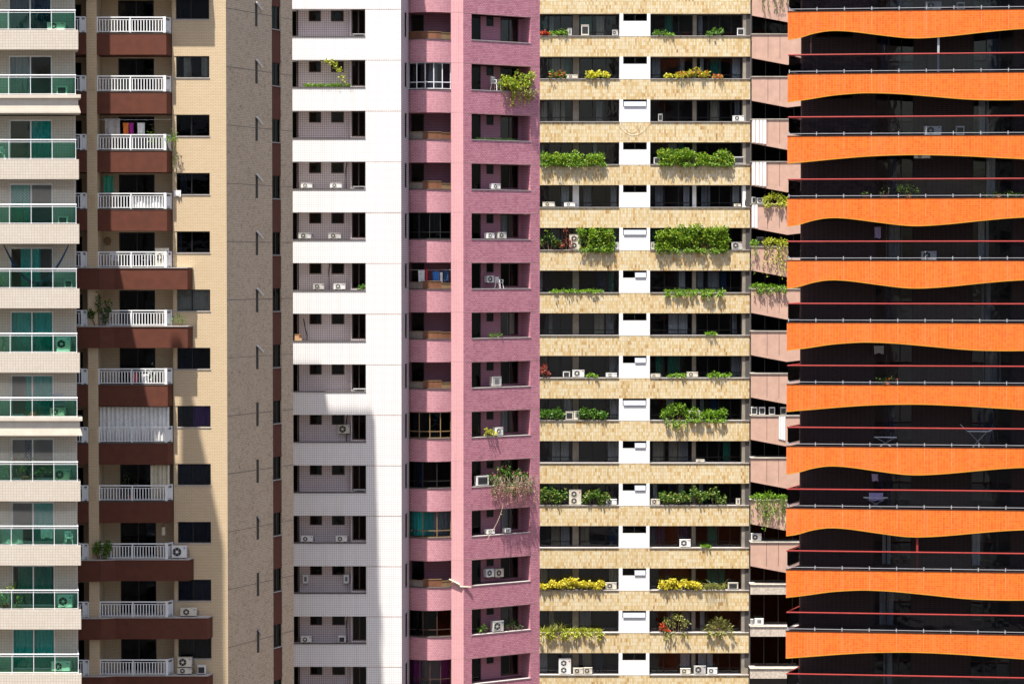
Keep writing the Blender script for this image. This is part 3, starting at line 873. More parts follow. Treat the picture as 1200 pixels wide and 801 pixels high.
# ================================================================== cream tower
C = thing('apartment_tower', 'cream tiled apartment tower with long planter ledges and a white central strip', 'building', (9, 180, 0))
FK = Face(C, 9, 176.0)
zC0 = FK.z(42); hC = (FK.z(42) - FK.z(790)) / 15
co = 25.6 / 49.87 * hC
kl, ke = FK.u(590), FK.u(878.3)
w0, w1 = FK.u(725.6), FK.u(761.5)
crng = random.Random(11)
def rc(n):
    """curtains for an n-paned window, mostly drawn open"""
    out = []
    for k in range(n):
        r = crng.random()
        if r < .46:
            a = k / n + crng.random() * .4 / n
            out.append((a, min(1, a + (.3 + .7 * crng.random()) / n), crng.choice(['cloth_grey', 'cloth_navy', 'cloth_white', 'cloth_green', 'cloth_cream', 'cloth_white', 'cloth_grey'])))
    return out
for k in range(-1, 17):
    zf = zC0 - k * hC
    bd = FK.add('facade_band', lambda: MB().box(kl, ke, 0, .2, -(hC - co), -.04), 'cream_tile', zf, None, 'cb')
    FK.add('planter_ledge', lambda: MB().box(kl, w0 - .01, -.05, 1.15, -.04, 0).box(w1 + .01, ke + .01, -.05, 1.15, -.04, 0), 'stone_sill', zf, None, 'cl')
    FK.add('soffit', lambda: MB().box(kl, ke - .02, .202, 1.15, -(hC - co), -.5), 'grey_column', zf, None, 'cs')
    # white strip with a small awning window
    q0, q1, qz = FK.u(729.8), FK.u(757.7), co - 8.6 / 49.87 * hC
    FK.add('white_wall', lambda: MB().box(w0, q0, -.01, .15, -.038, co).box(q1, w1, -.01, .15, -.038, co).box(q0, q1, -.01, .15, -.038, qz).box(w0 - .0, w0 + .12, .15, 1.1, 0, co).box(w1 - .12, w1, .15, 1.1, 0, co), 'white_paint', zf, None, 'cw')
    sw = window(FK, zf, q0, q1, qz, co, .03, 2, 'black_frame', .05, None, 'dark_glass', ())
    if k in (2, 5, 6, 8, 9, 10, 11, 13, 14):
        def flap(q0=q0, q1=q1):
            mid = (q0 + q1) / 2
            m = MB()
            lo = q0 + .05 if k in (2, 5, 9, 14) else mid + .02
            zz = co - .14
            
            b = len(m.v)
            m.v += [(lo, -.07, qz + .03), (q1 - .05, -.07, qz + .03), (q1 - .05, .01, zz), (lo, .01, zz), (lo, -.05, qz + .03), (q1 - .05, -.05, qz + .03), (q1 - .05, .024, zz), (lo, .024, zz)]
            m.f += [(b, b+1, b+2, b+3), (b+7, b+6, b+5, b+4), (b, b+4, b+5, b+1), (b+1, b+5, b+6, b+2), (b, b+3, b+7, b+4), (b+3, b+2, b+6, b+7)]
            return m
        FK.add('open_sash', flap, 'frosted', 0, sw)
    v = .95
    for (pa, pb, n) in ((600, 671, 5), (678.3, 725.5, 3), (762, 811, 3), (815.5, 869.5, 4)):
        window(FK, zf, FK.u(pa, v), FK.u(pb, v), 0, co, v, n, 'black_frame', .055, .32, 'window_glass', rc(n) if k != 4 else [(.1, .3, 'cloth_grey'), (.8, .95, 'cloth_white')], name='window')
    for (pa, pb) in ((671, 678.3), (811, 815.5)):
        FK.add('mullion_pier', lambda: MB().box(FK.u(pa, v), FK.u(pb, v), v - .05, v + .2, 0, co), 'grey_column' if k != 4 else 'white_paint', zf, None, rk('cp', pa))
    FK.add('column', lambda: MB().box(FK.u(869.5, .3), ke - .03, .12, 1.2, 0, co), 'grey_column' if k != 4 else 'white_paint', zf, None, 'cc')
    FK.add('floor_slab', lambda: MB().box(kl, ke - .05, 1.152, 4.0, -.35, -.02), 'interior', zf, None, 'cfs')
zt, zb = zC0 + hC + co, zC0 - 16 * hC - (hC - co)
FK.add('upper_storeys', MB().box(kl, ke, 0, 12, zt, 66), 'cream_tile')
FK.add('lower_storeys', MB().box(kl, ke, 0, 12, 0, zb), 'cream_tile')
FK.add('core', MB().box(kl, ke - .3, 4.0, 12, zb, zt), 'interior')
FK.add('side_wall', MB().box(ke - .25, ke - .04, 1.2, 4, zb, zt), 'grey_column')
FK.add('downpipe', MB().tube([(ke + .05, .06, 0), (ke + .05, .06, zt)], .05, 6), 'dark_sill')

# ================================================================== salmon tower between the cream and the orange one
S = thing('apartment_tower', 'narrow salmon panelled tower seen in the gap left of the orange one', 'building', (18.5, 178, 0))
FF = Face(S, 17, 175.0)
zF0 = FF.z(39.5); hF = (FF.z(39.5) - FF.z(634.5)) / 12
f0, f1, f2 = FF.u(880.3), FF.u(922), FF.u(938)
for k in range(-1, 16):
    zf = zF0 - k * hF
    rough = k >= 13
    def pan(rough=rough):
        m = MB()
        if rough:
            m.box(f0, f2, .0, .2, -.72, -.06)
        else:
            xs = [f0 + (f1 - f0) * t / 10 for t in range(11)] + [f1 + (f2 - f1) * t / 3 for t in (1, 2, 3)]
            bot = [-1.66 - .46 * t / 10 for t in range(11)] + [-2.09, -2.05, -2.02]
            m.strip_prism(xs, [-.06] * len(xs), bot, 0, .2)
        return m
    pn = FF.add('balcony_panel', pan, 'rough_concrete' if rough else 'salmon_panel', zf, None, rk('fp', rough))
    if not rough:
        for q in (899, 913):
            x = FF.u(q)
            FF.add('panel_joint', lambda: MB().box(x - .012, x + .012, -.004, .002, -1.7, -.06), 'brown_frame', 0, pn, rk('fj', q))
    FF.add('coping', lambda: MB().box(f0 - .02, f2 + .02, -.05, 1.1, -.06, 0), 'concrete' if not rough else 'rough_concrete', zf, None, rk('fc', rough))
    if k in (2, 3, 4, 9):
        ra_, rb_ = (FF.u(881), FF.u(888 if k == 4 else 898)) if k != 9 else (FF.u(913), FF.u(921))
        n = 4 if k != 4 else 2
        for q in range(n):
            x0 = ra_ + (rb_ - ra_) * q / n
            x1 = ra_ + (rb_ - ra_) * (q + .78) / n
            FF.add('rib', lambda: MB().box(x0, x1, -.05, -.002, -1.62 - .03 * q, -.08), 'white_paint', 0, pn, rk('fr', k == 9, k == 4, q))
    FF.add('back_wall', lambda: MB().box(f0 - .3, f2 + 3, 1.1, 1.25, -.08, hF - .08), 'interior', zf, None, 'fbw')
    window(FF, zf, f0 + .05, f2 + .6, 0, hF - .10, 1.0, 4, 'black_frame', .06, None, 'dark_glass', [(.1, .4, 'cloth_grey')] if k % 4 == 1 else ())
    if not rough:
        FF.add('ceiling', lambda: MB().box(f0, f2 + 1, .21, 1.1, -.45, -.07), 'interior', zf, None, 'fce')
zt, zb = zF0 + hF, zF0 - 16 * hF
FF.add('upper_storeys', MB().box(f0, f2 + 3, 0.0, 9, zt + hF, 60), 'salmon_panel')
FF.add('core', MB().box(f0, f2 + 3, 1.26, 9, 0, zt + hF - .01), 'interior')

# ================================================================== orange tower
O = thing('apartment_tower', 'orange tiled apartment tower with wavy balcony bands and red handrails', 'building', (24, 122, 0))
Aor = R(-6.5)
ox = (922 - 600) / FPX * 123.0
FO = Face(O, ox, 123.0, Aor)
zO0 = FO.z(12.7); hO = (FO.z(12.7) - FO.z(738)) / 10
pm = hO / 72.5
oR = FO.u(1300)
WAVE = {'A': [(922, 34), (935, 32), (952, 27), (972, 24), (995, 25), (1030, 29.5), (1060, 33), (1080, 33.4), (1110, 31.5), (1150, 27.5), (1185, 24.5), (1215, 23.5), (1260, 26), (1310, 31)],
        'B': [(922, 34), (945, 31), (975, 26.5), (1005, 24.2), (1020, 24), (1050, 25.2), (1090, 28.5), (1130, 32), (1160, 33.2), (1200, 33), (1250, 30), (1310, 26)],
        'C': [(922, 33), (950, 30.5), (985, 27.3), (1020, 24.8), (1060, 23.6), (1090, 23.8), (1130, 25.2), (1170, 27.4), (1200, 29), (1250, 32), (1310, 33.5)]}
def smooth_curve(pts, xs):
    out = []
    for x in xs:
        for q in range(len(pts) - 1):
            if pts[q][0] <= x <= pts[q+1][0] or q == len(pts) - 2:
                p_1 = pts[max(q-1, 0)]; p_2 = pts[q]; p_3 = pts[q+1]; p_4 = pts[min(q+2, len(pts)-1)]
                h = p_3[0] - p_2[0]; t = (x - p_2[0]) / h
                m1 = (p_3[1] - p_1[1]) / max(p_3[0] - p_1[0], 1e-6) * h
                m2 = (p_4[1] - p_2[1]) / max(p_4[0] - p_2[0], 1e-6) * h
                out.append((2*t**3-3*t*t+1)*p_2[1] + (t**3-2*t*t+t)*m1 + (-2*t**3+3*t*t)*p_3[1] + (t**3-t*t)*m2)
                break
    return out
PAT = 'CABCAABCAABCA'
vO = 2.3
xw = FO.u(937.5, vO)
for i in range(-1, 12):
    zf = zO0 - i * hO
    pat = PAT[i + 1]
    def band():
        pxs = [922 + (1300 - 922) * t / 70 for t in range(71)]
        w = smooth_curve(WAVE[pat], pxs)
        xs = [FO.u(p) for p in pxs]
        return MB().strip_prism(xs, [-.05] * len(xs), [-y * pm for y in w], 0, .16)
    bd = FO.add('wavy_band', band, 'orange_tile', zf, None, rk('ob', pat), smooth=False)
    def highlight_strip():
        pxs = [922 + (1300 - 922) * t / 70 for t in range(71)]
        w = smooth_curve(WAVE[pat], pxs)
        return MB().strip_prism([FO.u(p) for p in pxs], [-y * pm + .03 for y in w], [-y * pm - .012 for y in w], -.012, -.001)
    FO.add('edge_highlight', highlight_strip, 'highlight_ochre', 0, bd, rk('od', pat))  # thin yellowish strip stands in for the bright edge highlight along the wave
    FO.add('coping', lambda: MB().box(0, oR, -.015, .2, -.05, -.022), 'black_frame', 0, bd, 'oc')
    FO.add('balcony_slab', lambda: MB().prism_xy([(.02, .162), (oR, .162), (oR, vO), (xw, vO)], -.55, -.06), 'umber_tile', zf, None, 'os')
    for p_ in range(956, 1300, 32):
        xj = FO.u(p_)
        FO.add('panel_joint', lambda: MB().box(xj - .012, xj + .012, -.004, .001, -.97, -.06), 'orange_joint', 0, bd, rk('oj', xj))
    # railing: red handrail, steel foot rail, dark glass
    posts = [FO.u(p) for p in range(924, 1310, 32)]
    def rail():
        m = MB()
        m.tube([(.05, .06, .86), (oR, .06, .86)], .042, 8)
        m.tube([(.05, .06, .86), (xw, vO - .02, .86)], .035, 8)
        return m
    rl = FO.add('handrail', rail, 'red_rail', zf, None, 'or')
    def foot():
        m = MB()
        m.box(.05, oR, .045, .075, .065, .09)
        for x in posts:
            m.box(x - .02, x + .02, .04, .08, -.01, .16)
        for q in range(7):
            t = q / 7
            xx, yy = .08 + (xw - .08) * t, .1 + (vO - .2) * t
            m.box(xx, xx + .05, yy, yy + .16, .07, .11)
        return m
    FO.add('foot_rail', foot, 'steel', 0, rl, 'of')
    for x, x2 in zip(posts, posts[1:]):
        FO.add('glass_panel', lambda: MB().box(x + .01, x2 - .01, .053, .067, .10, .82), 'smoke_glass', 0, rl, rk('og', x))
    FO.add('glass_panel', lambda: MB().prism_xy([(.06, .10), (.075, .10), (xw + .01, vO - .05), (xw - .005, vO - .05)], .1, .82), 'smoke_glass', 0, rl, 'ogs')
    # inner wall with windows
    oz = hO - .56
    d = [FO.u(p, vO) for p in (955, 999, 1025, 1070, 1138, 1186, 1215, 1260)]
    def wal():
        m = MB()
        z5 = oz - .55
        m.box(xw, d[0], vO, vO + .2, -.56, oz).box(d[0], d[1], vO, vO + .2, -.56, z5).box(d[1], d[2], vO, vO + .2, -.56, oz)
        m.box(d[3], d[4], vO, vO + .2, -.56, oz).box(d[5], d[6], vO, vO + .2, -.56, oz).box(d[7], oR, vO, vO + .2, -.56, oz)
        for q in (2, 4, 6):
            m.box(d[q], d[q+1], vO, vO + .2, -.56, -.06)
        return m
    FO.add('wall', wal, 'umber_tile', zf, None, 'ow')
    cr = random.Random(i + 40)
    window(FO, zf, d[0], d[1], oz - .55, oz, vO + .05, 3, 'black_frame', .05, None, 'window_glass', (), name='strip_window')
    for q in (2, 4, 6):
        cs = []
        if cr.random() < .6:
            a = cr.random() * .5
            cs = [(a, a + .2 + .3 * cr.random(), cr.choice(['cloth_grey', 'cloth_navy', 'cloth_white']))]
        window(FO, zf, d[q], d[q+1], -.05, oz, vO + .05, 3, 'black_frame', .06, None, 'window_glass', cs, name='balcony_door')
    if i in (1, 9):
        x = FO.u(1098 if i == 1 else 1076, .1)
        FO.add('post', MB().box(x - .05, x + .05, .10, .18, 0, hO - .9), 'steel' if i == 1 else 'red_rail', zf)
    if i == 1:
        x = FO.u(949, .1)
        FO.add('post', MB().box(x - .03, x + .03, .10, .16, 0, hO - .9), 'umber_tile', zf)
    FO.add('floor_slab', lambda: MB().box(xw, oR, vO + .2, vO + 3, -.5, -.06), 'interior', zf, None, 'ofs')
zt, zb = zO0 + hO + hO - .56, zO0 - 11 * hO - .56
FO.add('upper_storeys', MB().prism_xy([(.02, .16), (oR, .16), (oR, 9), (xw + .5, 9), (xw, vO)], zt, 60), 'orange_tile')
FO.add('lower_storeys', MB().prism_xy([(.02, .16), (oR, .16), (oR, 9), (xw + .5, 9), (xw, vO)], 0, zb), 'orange_tile')
FO.add('core', MB().box(xw, oR, vO + 3, 9, zb, zt), 'interior')
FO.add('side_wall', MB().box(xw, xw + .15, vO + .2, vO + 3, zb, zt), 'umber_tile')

# ================================================================== things on the ledges
def up(F, u, v, z):
    return F.world(u, v, z)

def ac(F, zf, px0, px1, hpx, v=.18, style='front', tone='ac_white', where=None, zoff=0.0, d=.34, group=None, bracket=False):
    """outdoor unit of an air conditioner; px extents in the photograph, standing at zf+zoff, its front at depth v"""
    u0, u1 = F.u(px0, v), F.u(px1, v)
    w = u1 - u0
    dist = F.y0 + (u0 * F.s) + v
    h = hpx * dist / FPX
    rr_ = random.Random(int(px0 * 31 + zf * 7))
    if tone != 'ac_coil' and rr_.random() < .3:
        tone = rr_.choice(['ac_aged', 'ac_ivory', 'ac_aged'])
    desc = {'front': 'boxy air conditioner unit', 'back': 'open-backed air conditioner unit', 'side': 'air conditioner seen edge-on', 'double': 'tall two-fan air conditioner'}[style]
    o = thing('air_conditioner', '', 'air conditioner', F.world((u0 + u1) / 2, v, zf + zoff), F.ang + rr_.uniform(-.05, .05))
    def g(name, fn, mat, key):
        k = (name, mat, rk(*key))
        if k not in CACHE:
            CACHE[k] = fn().mesh(name, mat)
        return obj(name, CACHE[k], o)
    kk = (round(w, 2), round(h, 2), style)
    w2 = w / 2
    ft = .05
    def body():
        m = MB()
        c = min(.03, w * .1)
        # casing with chamfered vertical edges and a lid with a small overhang
        m.prism_xy([(-w2 + c, 0), (w2 - c, 0), (w2, c), (w2, d - c), (w2 - c, d), (-w2 + c, d), (-w2, d - c), (-w2, c)], ft, h - .03)
        m.prism_xy([(-w2 + c, -.012), (w2 - c, -.012), (w2 + .01, c), (w2 + .01, d), (-w2 - .01, d), (-w2 - .01, c)], h - .03, h)
        return m
    g('casing', body, tone, kk)
    g('foot', lambda: MB().box(-w2 * .75, -w2 * .45, .02, d - .02, 0, ft), 'ac_dark', kk)
    g('foot', lambda: MB().box(w2 * .45, w2 * .75, .02, d - .02, 0, ft), 'ac_dark', kk + (1,))
    if bracket:
        g('bracket', lambda: MB().box(-w2 * .8, w2 * .8, 0, d - .03, -.05, -.012).box(-w2 * .6, -w2 * .5, d - .06, d - .03, -.28, -.05).box(w2 * .5, w2 * .6, d - .06, d - .03, -.28, -.05), 'steel', kk)
    fans = []
    if style == 'front':
        fans = [(-w * .13, (h + ft) / 2, min(h * .40, w * .32))]
    elif style == 'double':
        fans = [(-w * .10, h * .27, min(h * .20, w * .36)), (-w * .10, h * .72, min(h * .20, w * .36))]
    for q, (cx, cz, r) in enumerate(fans):
        gr = g('fan_grille', lambda: MB().disc_y(cx, cz, -.008, r, .004, 18), 'ac_dark', kk + ('fan', q))
        def ring():
            m = MB().disc_y(cx, cz, -.016, r * 1.06, -.002, 18, r * .93).disc_y(cx, cz, -.014, r * .30, -.009, 12)
            for t in range(6):
                a = t * math.pi / 3
                m.tube([(cx + r * .28 * math.cos(a), -.012, cz + r * .28 * math.sin(a)), (cx + r * .95 * math.cos(a), -.012, cz + r * .95 * math.sin(a))], .006, 4)
            return m
        me_k = ('fan_guard', tone, rk(*(kk + ('ring', q))))
        if me_k not in CACHE:
            CACHE[me_k] = ring().mesh('fan_guard', tone)
        obj('fan_guard', CACHE[me_k], gr)
    if style in ('front', 'double') and int(px0) % 4 != 3:
        g('hose', lambda: MB().tube([(w2 - .01, d * .6, h * .25), (w2 + .07, d * .7, h * .30), (w2 + .09, d + .02, h * .22), (w2 + .05, d + .2, h * .5), (w2 - .05, d + .26, h * .95)], .022, 6), 'ac_coil', kk)
    if style == 'back':
        g('coil', lambda: MB().box(-w2 * .80, w2 * .72, -.006, .004, h * .18, h * .84), 'ac_dark', kk)
    if style == 'side':
        g('coil', lambda: MB().box(-w2 * .45, w2 * .45, -.006, .004, h * .3, h * .8), 'ac_coil', kk)
    if style in ('front', 'double'):
        g('badge', lambda: MB().box(w2 * .62, w2 * .85, -.006, .002, h * .80, h * .88), 'badge_red' if (int(px0) % 2) else 'badge_blue', kk)
    item(o, desc, where, o.location.x, group)
    return o

def leafq(m, c, d, l, w, r):
    d = d.normalized()
    a = d.cross(Vector((r.uniform(-1, 1), r.uniform(-1, 1), r.uniform(-1, 1))))
    if a.length < 1e-3:
        a = Vector((1, 0, 0))
    a.normalize()
    k = len(m.v)
    m.v += [tuple(c), tuple(c + d * l * .45 + a * w * .5), tuple(c + d * l), tuple(c + d * l * .45 - a * w * .5)]
    m.f.append((k, k+1, k+2, k+3))

def plant(F, zf, px0, px1, hpx, kind='bush', leaf='leaf', v=.35, depth=.55, where=None, desc='leafy green bush', cat='plant', flowers=None, hang=0.0, zoff=0.0, seed=None, dens=1.0, pot=False, lsize=1.0):
    r = random.Random(seed if seed is not None else int(px0 * 7 + zf * 13))
    u0, u1 = F.u(px0, v), F.u(px1, v)
    dist = F.y0 + u0 * F.s + v
    h = hpx * dist / FPX
    w = u1 - u0
    o = thing({'hedge': 'hedge', 'grass': 'grass_clump', 'palm': 'palm', 'vine': 'vine'}.get(kind, 'bush'), '', cat, F.world((u0 + u1) / 2, v, zf + zoff), F.ang)
    m = MB(); st = MB(); fl = MB()
    L_ = .105 * dist / 150 * lsize
    tops = []
    if kind in ('hedge', 'bush'):
        ncl = max(3, int(w / (.34 if kind == 'hedge' else .26)))
        cl = []
        for q in range(ncl):
            t = (q + .5 + r.uniform(-.35, .35)) / ncl
            x = -w / 2 + w * t
            if kind == 'hedge':
                nl = max(2, int(h / .22))
                for lv in range(nl):
                    zz = (lv + .6 + r.uniform(-.3, .3)) / (nl + .3) * h
                    if r.random() < .13:
                        continue
                    k_ = r.uniform(.75, 1.2)
                    cl.append((x + r.uniform(-.08, .08), r.uniform(-.55, .25) * depth * .5, zz + r.uniform(-.08, .06), .25 * k_, .24 * k_, min(.25, h * .34) * k_))
            else:
                e = math.sqrt(max(.08, 1 - (2 * t - 1) ** 2 * .8))
                zz = h * (.22 + .62 * e * r.uniform(.35, 1.1))
                for _ in range(3):
                    cl.append((x, r.uniform(-.4, .4) * depth * .5, zz * r.uniform(.35, 1.0), max(.12, min(.26, w * .13)) * r.uniform(.7, 1.2), depth * .33, max(.10, min(.24, h * .25)) * r.uniform(.7, 1.25)))
        for (x, y, z, rx, ry, rz) in cl:
            n = int((26 if kind == 'hedge' else 22) * dens * max(.6, min(3.0, rx * rz * 26)))
            tops.append((x, y, z))
            for _ in range(n):
                q = Vector((r.gauss(0, 1), r.gauss(0, 1), r.gauss(0, 1))).normalized() * (r.random() ** .35)
                c = Vector((x + q.x * rx, y + q.y * ry, max(.02, z + q.z * rz)))
                d = Vector((q.x + r.uniform(-.7, .7), q.y * .8 - .25 + r.uniform(-.6, .6), q.z * .5 + r.uniform(-.5, .6)))
                leafq(m, c, d, L_ * r.uniform(.7, 1.35), L_ * r.uniform(.5, .8), r)
                if flowers and r.random() < flowers[1]:
                    leafq(fl, c + Vector((q.x * .05, -.05, abs(q.z) * .06)), d, L_ * .8, L_ * .7, r)
                    leafq(fl, c + Vector((q.x * .05, -.05, abs(q.z) * .06)), d.cross(Vector((0, 1, .3))), L_ * .8, L_ * .7, r)
            st.tube([(x * .6, y * .4, 0), (x * .85, y * .7, z * .5), (x, y, z)], [.022, .016, .006], 5)
    elif kind == 'grass':
        n = int(w * 60 * dens)
        for _ in range(n):
            x = r.uniform(-w / 2, w / 2)
            l = h * r.uniform(.6, 1.25)
            a = r.uniform(-.7, .7)
            c = Vector((x, r.uniform(-.2, .2) * depth, .01))
            d = Vector((a, r.uniform(-.9, .2), 1.0)).normalized()
            p1_ = c + d * l * .55
            d2 = Vector((a * 1.6, d.y * 1.6, .45 - r.random() * .9)).normalized()
            p2_ = p1_ + d2 * l * .6
            s_ = d.cross(Vector((0, 1, 0))).normalized() * .018
            k = len(m.v)
            m.v += [tuple(c - s_), tuple(c + s_), tuple(p1_ + s_), tuple(p1_ - s_), tuple(p2_)]
            m.f += [(k, k+1, k+2, k+3), (k+3, k+2, k+4)]
        tops = [(r.uniform(-w/2, w/2), 0, h * .5) for _ in range(4)]
        st.tube([(-w * .3, 0, 0), (-w * .3, 0, h * .2)], .03, 5)
    elif kind == 'palm':
        nfr = 9
        for q in range(nfr):
            a = math.pi * (q + .5) / nfr + r.uniform(-.1, .1)
            base = Vector((0, 0, h * .12))
            rib = []
            for t in range(9):
                tt = t / 8
                rib.append(base + Vector((math.cos(a) * w * .5 * tt, (-.5 + r.random() * .05 + (q % 3) * .35) * depth * tt, math.sin(a) * h * .95 * tt - .28 * h * tt * tt)))
            st.tube(rib, [.014 * (1 - t / 9) + .004 for t in range(9)], 4)
            for t in range(1, 9):
                for sgn in (-1, 1):
                    for _ in range(2):
                        d = (rib[t] - rib[t-1]).normalized() + Vector((sgn * .8 * math.sin(a), r.uniform(-.3, .3), -sgn * .8 * math.cos(a) - .25))
                        leafq(m, rib[t], d, L_ * 2.0, L_ * .3, r)
        st.tube([(0, 0, 0), (0, 0, h * .14)], .05, 6)
    elif kind == 'vine':
        tops = [(r.uniform(-w/2, w/2), -.2, h * .6) for _ in range(max(4, int(w * 5)))]
        for (x, y, z) in tops:
            for _ in range(int(16 * dens)):
                q = Vector((r.gauss(0, .22), r.gauss(0, .15), r.uniform(-.1, h)))
                leafq(m, Vector((x, y, 0)) + q, Vector((r.uniform(-1, 1), -.5, r.uniform(-.8, .6))), L_, L_ * .6, r)
            st.tube([(x, .1, 0), (x, y, z)], .012, 4)
    if hang:
        nst = max(3, int(w * 6 * dens))
        for q in range(nst):
            x = r.uniform(-w / 2, w / 2)
            ln = hang * r.uniform(.35, 1.1)
            y0 = -v - r.uniform(.05, .22)
            pts = []
            ph = r.uniform(0, 6)
            for t in range(7):
                tt = t / 6
                pts.append(Vector((x + .09 * math.sin(ph + tt * 5), y0 + .05 * math.sin(ph * 2 + tt * 4), .06 - ln * tt)))
            st.tube([(x, -.05, .10)] + [tuple(p) for p in pts], .007, 4)
            for p in pts:
                for _ in range(3):
                    leafq(m, p + Vector((r.gauss(0, .03), r.gauss(0, .03), r.gauss(0, .06))), Vector((r.uniform(-1, 1), r.uniform(-1, .2), -.6)), L_, L_ * .55, r)
    if pot:
        pm_ = MB().prism_xy([(.17 * math.cos(t * math.pi / 5), .17 * math.sin(t * math.pi / 5)) for t in range(10)], 0, .22)
        obj('pot', pm_.mesh('pot', 'terracotta'), o)
    obj('foliage', m.mesh('foliage', leaf), o)
    if st.v:
        obj('stem', st.mesh('stem', 'bark'), o)
    if flowers and fl.v:
        obj('blossom', fl.mesh('blossom', flowers[0]), o)
    item(o, desc, where, o.location.x)
    return o

def hung_cloth(F, px0, px1, py0, py1, v, mat, where, desc, cat='laundry', name='cloth', zf=None):
    """a piece of cloth hung over a line, with folds and a hem, as thin solid"""
    u0, u1 = F.u(px0, v), F.u(px1, v)
    zt_, zb_ = F.z(py0, u0, v), F.z(py1, u0, v)
    w = (u1 - u0) / 2
    r = random.Random(int(px0 * 3 + py0))
    n, mm = 10, 5
    mb = MB()
    ph = r.uniform(0, 6)
    def pt(i, j, back):
        x = -w + 2 * w * i / n
        t = j / mm
        z = (zt_ - zb_) * (1 - t)
        y = .03 * math.sin(ph + i * 1.3) * (.3 + t) + (.012 if back else 0)
        return (x + .02 * math.sin(i + t * 2), y, z + (.03 * math.sin(i * .9 + ph) if j == mm else 0))
    for bk in (0, 1):
        b = len(mb.v)
        for j in range(mm + 1):
            for i in range(n + 1):
                mb.v.append(pt(i, j, bk))
        for j in range(mm):
            for i in range(n):
                q = b + j * (n + 1) + i
                f = (q, q + n + 1, q + n + 2, q + 1)
                mb.f.append(f if not bk else f[::-1])
    o = obj(name, mb.mesh(name, mat), None, F.world((u0 + u1) / 2, v, zb_), F.ang)
    o['label'] = ''; o['category'] = cat
    item(o, desc, where, o.location.x)
    return o

def line_(F, px0, px1, py, v, where, desc='thin clothes line'):
    u0, u1 = F.u(px0, v), F.u(px1, v)
    z = F.z(py, u0, v)
    mb = MB().tube([(u0 - (u0 + u1) / 2, 0, 0), (0, 0, -.02), (u1 - (u0 + u1) / 2, 0, 0)], .008, 4)
    o = obj('clothes_line', mb.mesh('clothes_line', 'cloth_white'), None, F.world((u0 + u1) / 2, v, z), F.ang)
    o['label'] = ''; o['category'] = 'clothes line'
    item(o, desc, where, o.location.x)

def chair(F, zf, px, v, where, desc='white plastic chair', mat='plastic_white', s=1.0, turn=0.4):
    o = thing('chair', '', 'chair', F.world(F.u(px, v), v, zf), F.ang + turn)
    a = .21 * s
    obj('seat', MB().box(-a, a, -a, a, .42 * s, .45 * s).mesh('seat', mat), o)
    obj('backrest', MB().box(-a, -a + .04, a - .03, a, .45 * s, .84 * s).box(a - .04, a, a - .03, a, .45 * s, .84 * s).box(-a + .04, a - .04, a - .03, a, .74 * s, .84 * s).box(-.06, .06, a - .03, a, .45 * s, .74 * s).mesh('backrest', mat), o)
    for sx in (-1, 1):
        for sy in (-1, 1):
            obj('leg', MB().tube([(sx * (a + .02), sy * (a + .02), 0), (sx * (a - .03), sy * (a - .03), .42 * s)], .02, 5).mesh('leg', mat), o)
        obj('armrest', MB().box(sx * a - .025, sx * a + .025, -a, a, .62 * s, .65 * s).box(sx * a - .02, sx * a + .02, -a, -a + .04, .45 * s, .62 * s).mesh('armrest', mat), o)
    item(o, desc, where, o.location.x)

def rack(F, zf, px0, px1, hpx, v, where, desc, wings=True):
    u0, u1 = F.u(px0, v), F.u(px1, v)
    w = (u1 - u0) / 2
    h = hpx * (F.y0 + v) / FPX
    o = thing('drying_rack', '', 'drying rack', F.world((u0 + u1) / 2, v, zf), F.ang)
    k = w * (.6 if wings else 1)
    t = MB()
    for y in (-.25, -.12, 0, .12, .25):
        t.tube([(-k, y, h * .7), (k, y, h * .7)], .009, 5)
    for x in (-k, k):
        t.tube([(x, -.27, h * .7), (x, .27, h * .7)], .014, 5)
    obj('top_frame', t.mesh('top_frame', 'white_metal'), o)
    for sy in (-1, 1):
        for sx in (-1, 1):
            obj('leg', MB().tube([(sx * k * .9, sy * .02, h * .7), (-sx * k * .5, sy * .25, 0)], .014, 5).mesh('leg', 'steel'), o)
    if wings:
        for sx in (-1, 1):
            wg = MB()
            for y in (-.25, 0, .25):
                wg.tube([(sx * k, y, h * .7), (sx * w, y, h * (1.0 if sx < 0 else .85))], .010, 5)
            wg.tube([(sx * w, -.27, h * (1.0 if sx < 0 else .85)), (sx * w, .27, h * (1.0 if sx < 0 else .85))], .012, 5)
            obj('wing', wg.mesh('wing', 'white_metal'), o)
    item(o, desc, where, o.location.x)

def at(name, n):
    kind = {'ivory': 'balcony', 'tan': 'balcony', 'white': 'recess', 'bay': 'bay', 'mauve': 'loggia', 'cream': 'ledge', 'salmon': 'ledge', 'orange': 'balcony'}[name]
    tow = {'ivory': 'ivory tower', 'tan': 'tan and brown tower', 'white': 'white tower', 'bay': 'bowed pink bays', 'mauve': 'pink tower', 'cream': 'cream tower', 'salmon': 'salmon tower', 'orange': 'orange tower'}[name]
    return (kind, ORD[n], tow)

